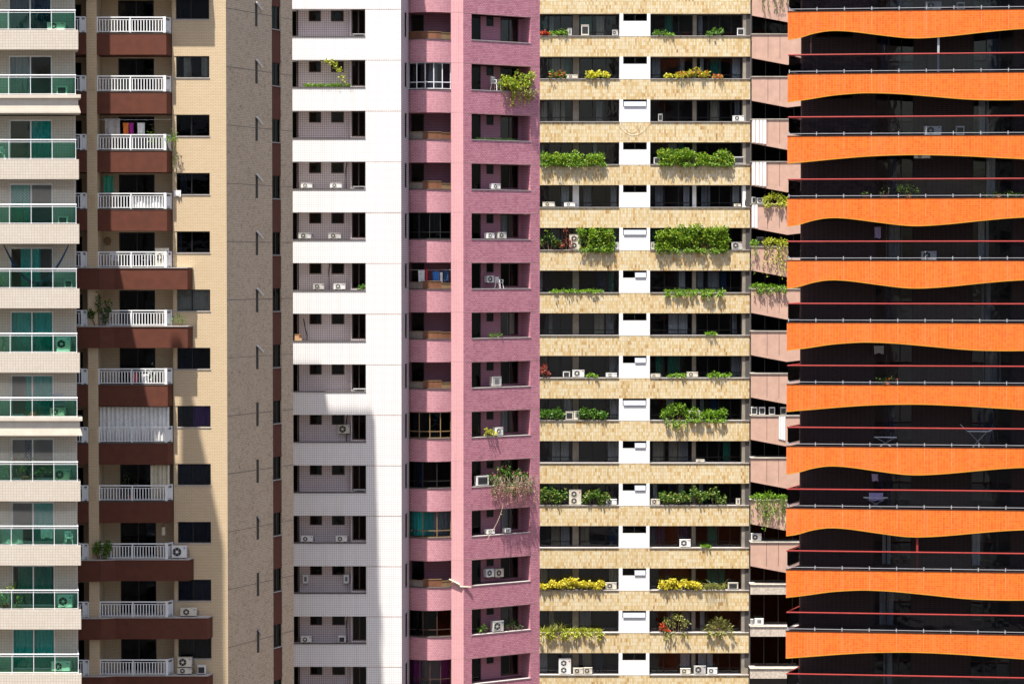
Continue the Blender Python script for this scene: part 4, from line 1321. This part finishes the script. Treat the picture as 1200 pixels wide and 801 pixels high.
# ---- ivory tower balconies
def zi(i): return zL0 - i * hL
for i, a, b, h, st in ((0, 57, 78, 10, 'front'), (1, 68, 80, 11, 'back'), (3, 69, 80, 9, 'back'), (4, 76, 85, 10, 'back'), (5, 66, 82, 19, 'front'), (6, 58, 75, 10, 'front'), (7, 62, 81, 13, 'front'), (9, 66, 83, 15, 'front'), (10, 58, 80, 12, 'front')):
    ac(FL, zi(i), a, b, h, .55, st, where=at('ivory', i))
plant(FL, zi(4), -14, 7, 16, 'bush', 'leaf', .5, .4, at('ivory', 4), 'potted green plant', pot=True)
plant(FL, zi(5), -16, 8, 46, 'bush', 'leaf_dark', .5, .5, at('ivory', 5), 'tall dark potted plant', pot=True, dens=.8)
plant(FL, zi(6), 27, 50, 15, 'bush', 'leaf_dark', .6, .5, at('ivory', 6), 'potted green plant', pot=True)
plant(FL, zi(7), 5, 54, 44, 'bush', 'leaf_bright', .45, .5, at('ivory', 7), 'sprawling flowering plant', flowers=('flower_magenta', .06), dens=.5, pot=True)
plant(FL, zi(9), -12, 21, 36, 'bush', 'leaf', .45, .6, at('ivory', 9), 'big yellow-tipped bush', flowers=('leaf_yellow', .15), pot=True)
hung_cloth(FL, 1, 26, 620, 637, .55, 'cloth_grey', at('ivory', 8), 'grey draped sheet')
hung_cloth(FL, 46, 61, 618, 630, .6, 'plastic_white', at('ivory', 8), 'white towel over a frame')
chair(FL, zi(8), 79, .55, at('ivory', 8), s=.75)
chair(FL, zi(2), 2, .55, at('ivory', 2), 'white plastic chair', s=.75)
chair(FL, zi(6), 69, 1.0, at('ivory', 6), 'thin metal chair', 'steel', s=1.25)
# hammock
hz0, hz1 = FL.z(287), FL.z(332)
ha, hb = FL.u(5, .7), FL.u(81, .7)
hm = MB()
nh = 24
for q in range(nh):
    for a_ in (0,):
        t0, t1 = q / nh, (q + 1) / nh
        f = lambda t: (ha + (hb - ha) * t - (ha + hb) / 2, hz1 - hz1 + (hz0 - hz1) * (2 * t - 1) ** 2, .04 + .30 * (1 - (2 * t - 1) ** 4))
        (xa, za, wa), (xb, zb_, wb) = f(t0), f(t1)
        for (o0, o1, dz0, dz1) in ((-1, -.5, .06, -.02), (-.5, 0, -.02, -.06), (0, .5, -.06, -.02), (.5, 1, -.02, .06)):
            hm.quad((xa, o0 * wa, za + dz0), (xb, o0 * wb, zb_ + dz0), (xb, o1 * wb, zb_ + dz1), (xa, o1 * wa, za + dz1))
ho = obj('hammock', hm.mesh('hammock', 'cloth_navy'), None, FL.world((ha + hb) / 2, .7, hz1))
ho['label'] = 'blue hammock slung across a balcony of the ivory tower'; ho['category'] = 'hammock'

# ---- tan and brown tower
def zb_f(i): return zB0 - i * hB
T = lambda i: at('tan', i)
for (a, b, m_, d_) in ((124, 142, 'cloth_pattern', 'grey patterned towel'), (145, 152, 'cloth_orange', 'orange towel'), (152.3, 158, 'cloth_magenta', 'magenta towel'), (162, 171, 'cloth_white', 'white towel')):
    hung_cloth(FB, a, b, 139 if a < 143 else 144, 158, -.35, m_, T(2), d_)
line_(FB, 117, 201, 140, -.34, T(2))
plant(FB, zb_f(2) + .05, 174, 186, 27, 'bush', 'leaf_bright', -.35, .4, T(2), 'bright green plant', pot=False)
plant(FB, zb_f(2) + .05, 192, 211, 27, 'bush', 'leaf_bright', -.45, .5, T(2), 'bright green plant', hang=1.2)
hung_cloth(FB, 155, 192, 231, 243, -.56, 'cloth_white', T(3), 'white sheet behind railing')
hung_cloth(FB, 122, 134, 206, 226, .2, 'cloth_green', T(3), 'dark green cloth')
hung_cloth(FB, 204, 213, 223, 230, -.08, 'cloth_white', T(3), 'white rag by the window')
ac(FB, zb_f(4), 182, 198, 23, -.40, 'front', where=T(4))
chair(FB, zb_f(4), 134, .1, T(4), s=.9); chair(FB, zb_f(4), 172, .1, T(4), s=.9, turn=-.5)
plant(FB, zb_f(5) + .02, 106, 131, 42, 'bush', 'leaf_dark', -.75, .45, T(5), 'tall dark leafy plant', lsize=1.35, dens=2.4, flowers=('leaf_yellow', .04))
plant(FB, zb_f(5) + .02, 203, 216, 17, 'bush', 'leaf', -.4, .4, T(5), 'small green plant', dens=.7)
plant(FB, zb_f(6), 172, 182, 28, 'bush', 'leaf', -.3, .3, T(6), 'small orchid plant', flowers=('cloth_white', .2), dens=.5)
hung_cloth(FB, 152, 162, 437, 448, -.5, 'cloth_red', T(6), 'red cloth behind railing')
hung_cloth(FB, 165, 175, 438, 449, -.5, 'cloth_white', T(6), 'white cloth behind railing')
# closed white curtains on one balcony
cz0, cz1 = zb_f(7) + .05, zb_f(7) + hB - bh - .06
co_ = obj('balcony_curtain', drape(FB.u(117, -.3), FB.u(198, -.3), -.3, 0, cz1 - cz0, .05, .22).mesh('balcony_curtain', 'cloth_white'), None, FB.world(0, 0, cz0))
co_['label'] = 'white curtain drawn across a whole balcony of the tan and brown tower'; co_['category'] = 'curtain'
co_ = obj('balcony_curtain', drape(FB.u(176, -.3), FB.u(198, -.3), -.3, 0, cz1 - cz0, .05, .22).mesh('balcony_curtain', 'cloth_cream'), None, FB.world(0, 0, zb_f(8) + .05))
co_['label'] = 'half drawn cream curtain on the balcony below the fully curtained one'; co_['category'] = 'curtain'
plant(FB, zb_f(8) + .02, 140, 163, 38, 'bush', 'leaf_dark', .2, .5, T(8), 'dark indoor plant', pot=True)
plant(FB, zb_f(9) + .02, 106, 130, 34, 'bush', 'leaf', -.78, .45, T(9), 'dense green bush', lsize=1.3, dens=2.4, hang=.4, flowers=('leaf_yellow', .03))
ac(FB, zb_f(9) + .02, 200, 217.5, 15, -.55, 'front', where=T(9))
ac(FB, zb_f(10) + .02, 210, 229, 10, -.55, 'front', 'ac_ivory', where=T(10))
ac(FB, zb_f(11) + .02, 206, 223, 8, -.55, 'front', 'ac_ivory', where=T(11))
ac(FB, zb_f(11) + .02 + 8.2 * 131.4 / FPX, 206.5, 223, 12, -.55, 'front', 'ac_ivory', where=T(11))
ac(FB, zb_f(11) + .02, 230, 239.5, 10.5, -.5, 'back', where=T(11))
# lantern
lo = thing('lantern', 'small pale lantern hung at the end of a tan tower balcony', 'lantern', FB.world(FB.u(190.5, -.2), -.2, FB.z(626)))
lh = zb_f(9) + hB - bh - FB.z(626)
obj('glass_body', MB().prism_xy([(.09 * math.cos(t * math.pi / 3), .09 * math.sin(t * math.pi / 3)) for t in range(6)], 0, .42).mesh('glass_body', 'cloth_cream'), lo)
obj('cap', MB().prism_xy([(.12 * math.cos(t * math.pi / 3), .12 * math.sin(t * math.pi / 3)) for t in range(6)], .42, .48).mesh('cap', 'bronze_frame'), lo)
obj('chain', MB().tube([(0, 0, .48), (0, 0, lh)], .01, 4).mesh('chain', 'bronze_frame'), lo)
# wall plate
po_ = obj('wall_ornament', MB().disc_y(0, .18, -.04, .2, 0, 14).disc_y(0, .18, -.06, .1, -.04, 10).box(-.16, .16, -.05, 0, -.06, 0).mesh('wall_ornament', 'bronze_frame'), None, FB.world(FB.u(126.5, .88), .88, FB.z(286, 0, .88)))
po_['label'] = 'small bronze ornament on the back wall of a tan tower balcony'; po_['category'] = 'ornament'

# ---- white tower recesses
def zw_(j): return zW0 - j * hW
V = lambda j: at('white', j)
for j, a, b, h, st in ((3, 353, 366.5, 4.5, 'front'), (3, 387, 401, 4.5, 'front'), (4, 350, 365, 5.5, 'front'), (4, 385, 400, 5.5, 'front'), (5, 367, 380, 5.5, 'front'), (5, 391, 405, 5.5, 'front'),
                       (10, 352, 366, 5.5, 'front'), (10, 393, 406, 5.5, 'front'), (12, 352, 364, 5.5, 'front'), (12, 396, 404, 6, 'back')):
    ac(FW, zw_(j) + .02, a, b, h + 2, .25 - .2, 'front' if st == 'front' else st, where=V(j))
for j in (3, 4, 5, 7, 9, 10, 12, 0, 1, 2):
    pass
ac(FW, FW.z(508.5, 0, .6), 396, 410, 11, .6, 'front', where=V(8))
ac(FW, FW.z(684, 0, .6), 354, 360.5, 11, .62, 'side', where=V(11))
ac(FW, FW.z(684, 0, .6), 402, 408.5, 11, .62, 'side', where=V(11))
plant(FW, zw_(1) + .02, 358, 411, 6, 'grass', 'leaf_bright', .12, .3, V(1), 'strip of green grass', dens=1.2)
vn = thing('vine', 'climbing green vine arching over a recess of the white tower', 'plant', FW.world(FW.u(403, .1), .1, zw_(1) + .02))
r_ = random.Random(5)
vm, vs = MB(), MB()
pth = []
for t in range(15):
    tt = t / 14
    px_, py_ = 405 - 9 * tt - 15 * tt * tt, 101 - 30 * math.sin(tt * 1.55)
    pth.append(Vector((FW.u(px_, .1) - FW.u(403, .1), -.05 + .05 * math.sin(t), FW.z(py_) - zw_(1) - .02)))
vs.tube(pth, .014, 5)
for t, p in enumerate(pth):
    for _ in range(5 + t // 2):
        leafq(vm, p + Vector((r_.gauss(0, .09), r_.gauss(0, .06), r_.gauss(0, .08))), Vector((r_.uniform(-1, 1), -.4, r_.uniform(-.6, .8))), .15, .10, r_)
obj('foliage', vm.mesh('foliage', 'leaf_yellow'), vn); obj('stem', vs.mesh('stem', 'bark'), vn)
plant(FW, zw_(5) + .02, 420, 429, 7, 'bush', 'leaf', .15, .3, V(5), 'small green plant')
cb_ = obj('carton', MB().box(-.2, .2, 0, .3, 0, .36).box(-.21, .0, -.02, .32, .36, .375).box(.03, .24, -.06, .26, .37, .385).mesh('carton', 'cardboard'), None, FW.world(FW.u(349.5, .3), .3, zw_(6) + .0))
cb_['label'] = 'open cardboard carton in the left corner of a white tower recess'; cb_['category'] = 'carton'
hs = MB().tube([(.0, .0, .0), (.12, 0, .03), (.14, .02, .35), (.02, .05, .8), (-.06, .1, 1.3)], .03, 6)
hs_o = obj('hose', hs.mesh('hose', 'ac_dark'), None, FW.world(FW.u(357, .6), .6, zw_(6) - .04))
hs_o['label'] = 'dark hose looping beside the carton in a white tower recess'; hs_o['category'] = 'hose'
for j, lab in ((3, V(3)), (7, V(7)), (9, V(9)), (0, V(0))):
    so = obj('shelf', MB().box(-.36, .36, 0, .3, .1, .14).box(-.34, -.28, .02, .28, 0, .1).box(.28, .34, .02, .28, 0, .1).mesh('shelf', 'cloth_grey'), None, FW.world(FW.u(421, .12), .12, zw_(j) + .02))
    so['label'] = ''; so['category'] = 'shelf'
    item(so, 'low grey shelf', lab, so.location.x)

# ---- pink tower
def zp(j): return zP0 - j * hP
hung_cloth(FP, 490, 498, 316.5, 330, .0, 'cloth_white', at('bay', 5), 'white patterned towel')
hung_cloth(FP, 498.5, 501.5, 315, 331, .0, 'cloth_red', at('bay', 5), 'narrow red towel')
hung_cloth(FP, 507, 515, 318, 330, .0, 'cloth_blue', at('bay', 5), 'blue shirt')
hung_cloth(FP, 515.5, 519, 319, 331, .0, 'cloth_white', at('bay', 5), 'small white cloth')
hung_cloth(FP, 519.5, 526, 317, 329, .02, 'cloth_navy', at('bay', 5), 'dark navy cloth')
line_(FP, 480, 528, 316, .03, at('bay', 5))
Q = lambda j: at('mauve', j)
def zq(j): return zp(j) - po + .02
for j, a, b, h, st, v in ((3, 577, 587, 7, 'front', .1), (4, 571, 580, 7, 'front', .1), (4, 584, 594, 8, 'front', .1), (7, 577, 588, 12, 'side', .1), (8, 581, 590, 10, 'front', .05), (9, 559, 573, 12, 'back', .05),
                          (10, 571, 580, 6, 'front', .1), (12, 578, 590.5, 13, 'front', .08), (10, 592, 599, 6, 'front', .1)):
    ac(FR, zq(j), a, b, h, v, st, where=Q(j))
ac(FR, FR.z(332, FR.u(575), .55), 571, 580, 9, .55, 'front', where=Q(5))
for a, b in ((570, 579.5), (581, 590.5)):
    ac(FR, FR.z(677, FR.u((a + b) / 2), .5), a, b, 10.5, .5, 'front', where=Q(11))
chair(FR, zq(1), 581, .3, Q(1), 'white plastic chair')
chair(FR, zq(5), 585, .3, Q(5), 'white folding stool', s=.8)
plant(FR, zq(1), 586, 624, 34, 'bush', 'leaf_yellow', .0, .9, Q(1), 'large bright shaggy bush', dens=1.5, hang=.9, flowers=('leaf_bright', .3), seed=9)
plant(FR, zq(1) - .3, 612, 630, 16, 'bush', 'leaf_olive', -.3, .6, Q(1), 'sprawling olive shoots', dens=.7, hang=.2)
plant(FR, zq(6), 573, 587, 7, 'bush', 'leaf', .15, .35, Q(6), 'small green plant')
plant(FR, zq(2), 560, 605, 4, 'grass', 'leaf_dark', .12, .3, Q(2), 'strip of dark weeds', dens=.8)
plant(FR, zq(8), 567, 580, 12, 'bush', 'leaf_yellow', .0, .4, Q(8), 'yellow-green plant', flowers=('flower_yellow', .2))
bg = plant(FR, zq(9), 573, 624, 26, 'bush', 'leaf', .05, .9, Q(9), 'overgrown bougainvillea with dry stems', flowers=('flower_magenta', .07), dens=1.0, hang=.7, seed=3)
# dry hanging stems of the bougainvillea
dm, dl = MB(), MB()
r_ = random.Random(8)
for q in range(44):
    x = r_.uniform(-1.6, 1.7)
    ln = r_.uniform(.3, 1.3) if q > 0 else 3.0
    pts = []
    ph = r_.uniform(0, 6)
    for t in range(9):
        tt = t / 8
        pts.append(Vector((x + .16 * math.sin(ph + 4 * tt) - (.9 * tt * tt if q <= 0 else 0), -.28 - .18 * math.sin(tt * 3) - r_.uniform(0, .05), .5 - (ln + .5) * tt)))
    dm.tube(pts, .006 if q > 0 else .017, 4)
    for p in pts[3:]:
        for _ in range(3):
            leafq(dl, p + Vector((r_.gauss(0, .05), r_.gauss(0, .05), r_.gauss(0, .05))), Vector((r_.uniform(-1, 1), r_.uniform(-1, 1), -.4)), .11, .05, r_)
obj('dry_stem', dm.mesh('dry_stem', 'dry_stem'), bg); obj('dry_leaves', dl.mesh('dry_leaves', 'leaf_dry'), bg)
plant(FR, zq(12), 558, 571, 14, 'bush', 'leaf', .25, .4, Q(12), 'green plant')
plant(FR, zq(12), 593, 611, 14, 'bush', 'leaf_dark', .25, .5, Q(12), 'darker green plant')
# cable drooping across the pale strip
ca, cb2 = Vector(FP.world(FP.u(526, -.1), -.1, FP.z(678))), Vector(FR.world(FR.u(552, -.1), -.1, FR.z(687, FR.u(552))))
cmid = ca.lerp(cb2, .5) + Vector((0, -.1, -.2))
cc_ = MB()
cc_.tube([Vector((0, 0, 0)), (cmid - ca) * .9 + Vector((0, 0, .1)), cmid - ca, cb2 - ca], [.05, .07, .05, .03], 6)
cbo = obj('awning_strip', cc_.mesh('awning_strip', 'cloth_cream'), None, ca)
cbo['label'] = 'torn pale strip of cloth stretched across the pale pink corner'; cbo['category'] = 'cloth'

# ---- cream tower ledges
def zk(k): return zC0 - k * hC
K = lambda k: at('cream', k)
ACS = [(0, 665, 670, 9, 'side'), (0, 681, 690, 13, 'back'), (0, 717, 724, 7, 'front'), (0, 863, 871.5, 9, 'back'), (1, 663, 677, 5, 'front'), (2, 771, 776, 9, 'back'), (2, 858, 871.5, 7, 'front'),
       (3, 766, 773, 8, 'back'), (3, 859, 872, 9, 'back'), (4, 636, 650, 6, 'front'), (4, 661, 674, 5.5, 'front'), (4, 860, 868, 4, 'front'), (4, 872, 876.5, 9, 'back'),
       (5, 667, 681, 18, 'double'), (5, 720, 725, 9, 'side'), (5, 762, 767, 9, 'side'), (5, 857, 870, 9, 'front'),
       (8, 660, 668, 7, 'back'), (8, 671, 685, 9, 'front'), (8, 710, 723, 5.5, 'front'), (8, 762, 774, 4.5, 'front'), (8, 805, 818, 6.5, 'front'),
       (9, 663, 672, 10, 'back'), (9, 672.5, 679, 10.5, 'side'), (9, 807, 821, 11, 'front'), (10, 816, 826, 3.5, 'front'),
       (11, 667, 681.5, 18, 'double'), (11, 710, 723, 7, 'front'), (11, 763, 774, 7, 'front'), (11, 863, 868, 7.5, 'side'), (12, 797, 810, 9.5, 'front'),
       (13, 710, 723, 8.5, 'front'), (13, 854, 866, 8.5, 'back'), (15, 655, 669.5, 18.5, 'double'), (15, 672, 684, 7.5, 'front'), (15, 684.6, 694.5, 8, 'front'), (15, 798, 810, 7, 'front'), (15, 814, 828, 10, 'front'), (15, 830, 841.5, 7.5, 'front')]
for k, a, b, h, st in ACS:
    ac(FK, zk(k), a, b, h, .12, st, 'ac_white' if (k + int(a)) % 3 else 'ac_ivory', where=K(k))
HEDGE_TIPS = ('leaf_yellow', .10)
PL = [(0, 632, 644, 4.5, 'bush', 'leaf_red', 'red flowering plant', ('flower_red', .5), 0), (0, 643, 664, 7, 'bush', 'leaf_bright', 'bright green bush', None, 0), (0, 764, 780, 7, 'bush', 'leaf', 'round green bush', None, 0), (0, 829, 847, 9, 'bush', 'leaf', 'loose green plant', None, 0), (0, 780, 787, 2.5, 'bush', 'leaf_bright', 'tiny green plant', None, 0),
      (1, 644, 662, 10, 'bush', 'leaf', 'red and green plant', ('flower_red', .25), 0), (1, 687, 714, 9.5, 'bush', 'leaf_yellow', 'yellow leafed plant', ('flower_yellow', .3), 0), (1, 778, 793, 6.5, 'bush', 'leaf_yellow', 'low yellow plant', ('flower_yellow', .3), 0), (1, 795, 828, 10, 'bush', 'leaf_yellow', 'spiky yellow and red plant', ('flower_red', .12), 0), (1, 836, 845, 5, 'bush', 'leaf_olive', 'small orange plant', ('flower_red', .2), 0),
      (3, 633, 709, 12.5, 'hedge', 'leaf_bright', 'low bright green hedge', None, .12), (3, 773, 857, 16.5, 'hedge', 'leaf_bright', 'bright green hedge', None, .15),
      (5, 633, 657, 22, 'bush', 'leaf_dark', 'dark speckled bush', ('leaf_yellow', .12), 0), (5, 656, 671, 22, 'bush', 'leaf_red', 'dark red bush', None, 0), (5, 681, 721, 24, 'hedge', 'leaf_bright', 'square green hedge', None, .2), (5, 768, 853, 28, 'hedge', 'leaf_bright', 'tall wide green hedge', None, .25),
      (6, 645, 705, 2.6, 'bush', 'leaf_bright', 'row of tiny shoots', None, 0), (6, 779, 851, 5.5, 'grass', 'leaf_bright', 'trailing bright grass', None, .35),
      (7, 828, 838, 4, 'bush', 'leaf_bright', 'tiny bright plant', None, 0),
      (8, 633, 644, 12, 'bush', 'leaf_red', 'reddish plant', None, 0), (8, 687, 702, 4.5, 'bush', 'leaf_bright', 'low green plant', None, 0), (8, 783, 803, 5, 'bush', 'leaf_bright', 'low green plant', None, 0), (8, 829, 857, 5.5, 'bush', 'leaf_bright', 'wide low green plant', None, 0),
      (9, 634, 661, 16.5, 'bush', 'leaf', 'leafy green bush', None, 0), (9, 678, 710, 14, 'bush', 'leaf', 'wide leafy bush', None, 0), (9, 775, 806, 20, 'bush', 'leaf_bright', 'big bush trailing over the edge', None, .6), (9, 808, 852, 14, 'bush', 'leaf_bright', 'spreading green bush', None, .1),
      (11, 632, 663, 22, 'bush', 'leaf', 'dense green bush', ('leaf_olive', .2), 0), (11, 683, 712, 16, 'bush', 'leaf', 'loose green bush', ('leaf_olive', .15), 0), (11, 775, 800, 20, 'bush', 'leaf', 'tall green bush', ('leaf_olive', .2), 0), (11, 801, 829, 20, 'bush', 'leaf', 'twiggy green bush', ('leaf_olive', .2), 0), (11, 831, 851, 18, 'bush', 'leaf', 'leaning green bush', ('leaf_olive', .2), 0),
      (12, 824, 832, 2.5, 'bush', 'leaf_bright', 'tiny green plant', None, 0),
      (13, 632, 706, 10.5, 'bush', 'leaf_olive', 'long bed of yellow flowers', ('flower_yellow', .9), 0), (13, 775, 821, 12, 'bush', 'leaf_olive', 'bed of yellow flowers', ('flower_yellow', .9), 0), (13, 824, 851, 13, 'grass', 'leaf_olive', 'spiky agave clump', None, 0),
      (14, 632, 706, 8, 'grass', 'leaf_yellow', 'trailing grassy border', None, .55), (14, 646, 660, 16, 'grass', 'leaf_olive', 'upright grass tuft', None, 0), (14, 774, 783, 9, 'bush', 'leaf_dark', 'red flower in a pot', ('flower_red', .8), 0), (14, 780, 808, 31, 'bush', 'leaf_olive', 'tall thin olive shrub', None, .5), (14, 827, 859, 20, 'palm', 'leaf_olive', 'small feathery palm', None, .4)]
for k, a, b, h, kd, lf, ds, fl_, hg in PL:
    plant(FK, zk(k), a, b, h * (1.22 if kd == 'bush' and h < 25 else 1), kd, lf, .10 if kd != 'hedge' else .08, .55 if kd != 'hedge' else .8, K(k), ds, flowers=HEDGE_TIPS if kd == 'hedge' else fl_, hang=hg, lsize=1.0 if kd == 'hedge' else 1.25, dens=1.9 if kd == 'hedge' else (.55 if 'tall thin' in ds else 1.0), cat='plant' if kd != 'hedge' else 'hedge')
# cables sagging over one band
for q, (pa, pb, sag) in enumerate(((722, 762, 15), (728, 752, 12))):
    x0, x1 = FK.u(pa), FK.u(pb)
    m = MB().tube([(x0 + (x1 - x0) * t / 12 - x0, -.02, -(sag * 176 / FPX) * (1 - (2 * t / 12 - 1) ** 2)) for t in range(13)], .006, 4)
    o = obj('cable', m.mesh('cable', 'cloth_cream'), None, FK.world(x0, 0, zk(2) - .06))
    o['label'] = ('longer' if q == 0 else 'shorter') + ' pale cable sagging across a tiled band of the cream tower'; o['category'] = 'cable'

# ---- salmon tower ledges
def zs(k): return zF0 - k * hF
Sx = lambda k: at('salmon', k)
plant(FF, zs(4), 893, 923, 13, 'bush', 'leaf_yellow', .15, .7, Sx(4), 'bright yellow-green bush', hang=.35, dens=1.3)
ac(FF, zs(4), 880.8, 885, 8, .3, 'back', where=Sx(4)); ac(FF, zs(4), 886.5, 896, 7, .3, 'front', where=Sx(4))
plant(FF, zs(5), 894, 924, 12, 'bush', 'leaf_yellow', .12, .7, Sx(5), 'yellow-green vine curtain', hang=2.3, dens=1.6)
plant(FF, zs(5), 880.5, 887, 8, 'bush', 'leaf_bright', .12, .5, Sx(5), 'narrow hanging vine', hang=1.8, dens=1.2)
ac(FF, zs(5), 887, 894.5, 11, .4, 'back', 'ac_coil', where=Sx(5))
plant(FF, zs(6), 880.5, 921, 7, 'bush', 'leaf_bright', .15, .6, Sx(6), 'low green border', hang=.4, dens=1.3)
for q, p_ in enumerate((880.6, 890, 901.5, 915)):
    ac(FF, zs(9), p_, p_ + 7, 9.5, .25, 'back', where=Sx(9))
plant(FF, zs(11), 880.5, 922, 9, 'bush', 'leaf_bright', .12, .6, Sx(11), 'dense green curtain of vines', hang=2.1, dens=1.8)
ac(FF, zs(12), 881, 893, 9, .35, 'front', where=Sx(12))
ac(FF, zs(14), 880.8, 884, 7, .3, 'side', where=Sx(14)); ac(FF, zs(14), 885.5, 896, 8, .3, 'side', where=Sx(14))
plant(FF, zs(-1), 886, 925, 6, 'bush', 'leaf', .1, .6, ('ledge', 'topmost', 'salmon tower'), 'green plant hanging into the top edge', hang=1.3, dens=.7)

# ---- orange tower balconies
def zo_(i): return zO0 - i * hO
X = lambda i: at('orange', i)
for i, a, b, h, st in ((0, 1082, 1101, 9, 'front'), (0, 1120, 1128.5, 8, 'back'), (2, 1082, 1102, 10, 'front'), (2, 1119, 1129, 10, 'back'), (4, 1079, 1097, 10, 'front')):
    ac(FO, zo_(i) - .06, a, b, h + 1.3, .09, st, where=X(i))
plant(FO, zo_(3) - .06, 1050, 1078, 19, 'bush', 'leaf_bright', .22, .4, X(3), 'tall bright potted plant', dens=1.2, pot=True)
plant(FO, zo_(3) - .06, 1028, 1044, 17, 'bush', 'leaf_dark', .32, .4, X(3), 'dark potted plant', dens=.5, pot=True)
plant(FO, zo_(3) - .06, 1008, 1021, 9, 'bush', 'leaf', .32, .4, X(3), 'small potted plant', dens=.6, pot=True)
plant(FO, zo_(3) - .06, 1152, 1186, 10, 'bush', 'leaf_bright', .22, .4, X(3), 'wide bright plant', pot=True)
plant(FO, zo_(3) - .06, 1186, 1215, 10, 'bush', 'leaf_bright', .22, .4, X(3), 'bright plant cut by the frame edge', pot=True)
plant(FO, zo_(6) - .06, 1024, 1056, 14, 'bush', 'leaf_bright', .22, .4, X(6), 'flowering plant', flowers=('flower_red', .08), pot=True)
rack(FO, zo_(7) - .06, 1025, 1051, 15, .8, X(7), 'folding drying rack', False)
rack(FO, zo_(7) - .06, 1126, 1167, 26, .8, X(7), 'winged drying rack')
rack(FO, zo_(8) - .06, 1013, 1041, 17, .8, X(8), 'folding drying rack', False)
hung_cloth(FO, 1019, 1036, 577, 586, .8, 'cloth_lilac', X(8), 'lilac cloth on the rack')
hung_cloth(FO, 1022, 1030, 555, 563, 1.2, 'cloth_lilac', X(8), 'small lilac cloth hung high')
hung_cloth(FO, 1024, 1036, 405, 414, 1.6, 'cloth_grey', X(6), 'pale grey cloth hung high')
hung_cloth(FO, 1024, 1032, 266, 279, 1.8, 'cloth_lilac', X(4), 'pale shirt hung high')
ac(FO, FO.z(186.5, FO.u(1080), .6), 1070, 1089, 6, .6, 'front', where=X(3))

# ---- finish the labels: tell look-alikes on one ledge apart by their order from the left
from collections import defaultdict
grp = defaultdict(list)
for it in ITEMS:
    grp[(it[1], it[2])].append(it)
for (desc, (kind, nth, tow)), its in grp.items():
    its.sort(key=lambda t: t[3])
    for q, (o, *_r) in enumerate(its):
        n = len(its)
        pos = '' if n == 1 else (', leftmost' if q == 0 else (', rightmost' if q == n - 1 else (', middle one' if n == 3 else ', %s from left' % ORD[q])))
        if tow.startswith('bowed'):
            lab = f'{desc}{pos} in the {nth} of the {tow} from the top'
        else:
            lab = f'{desc}{pos} on the {nth} {kind} from top of {tow}'
        o['label'] = lab
for name, gname in (('air_conditioner', 'air conditioner units on the tower ledges'),):
    for o in bpy.data.objects:
        if o.parent is None and o.name.split('.')[0] == name:
            o['group'] = gname
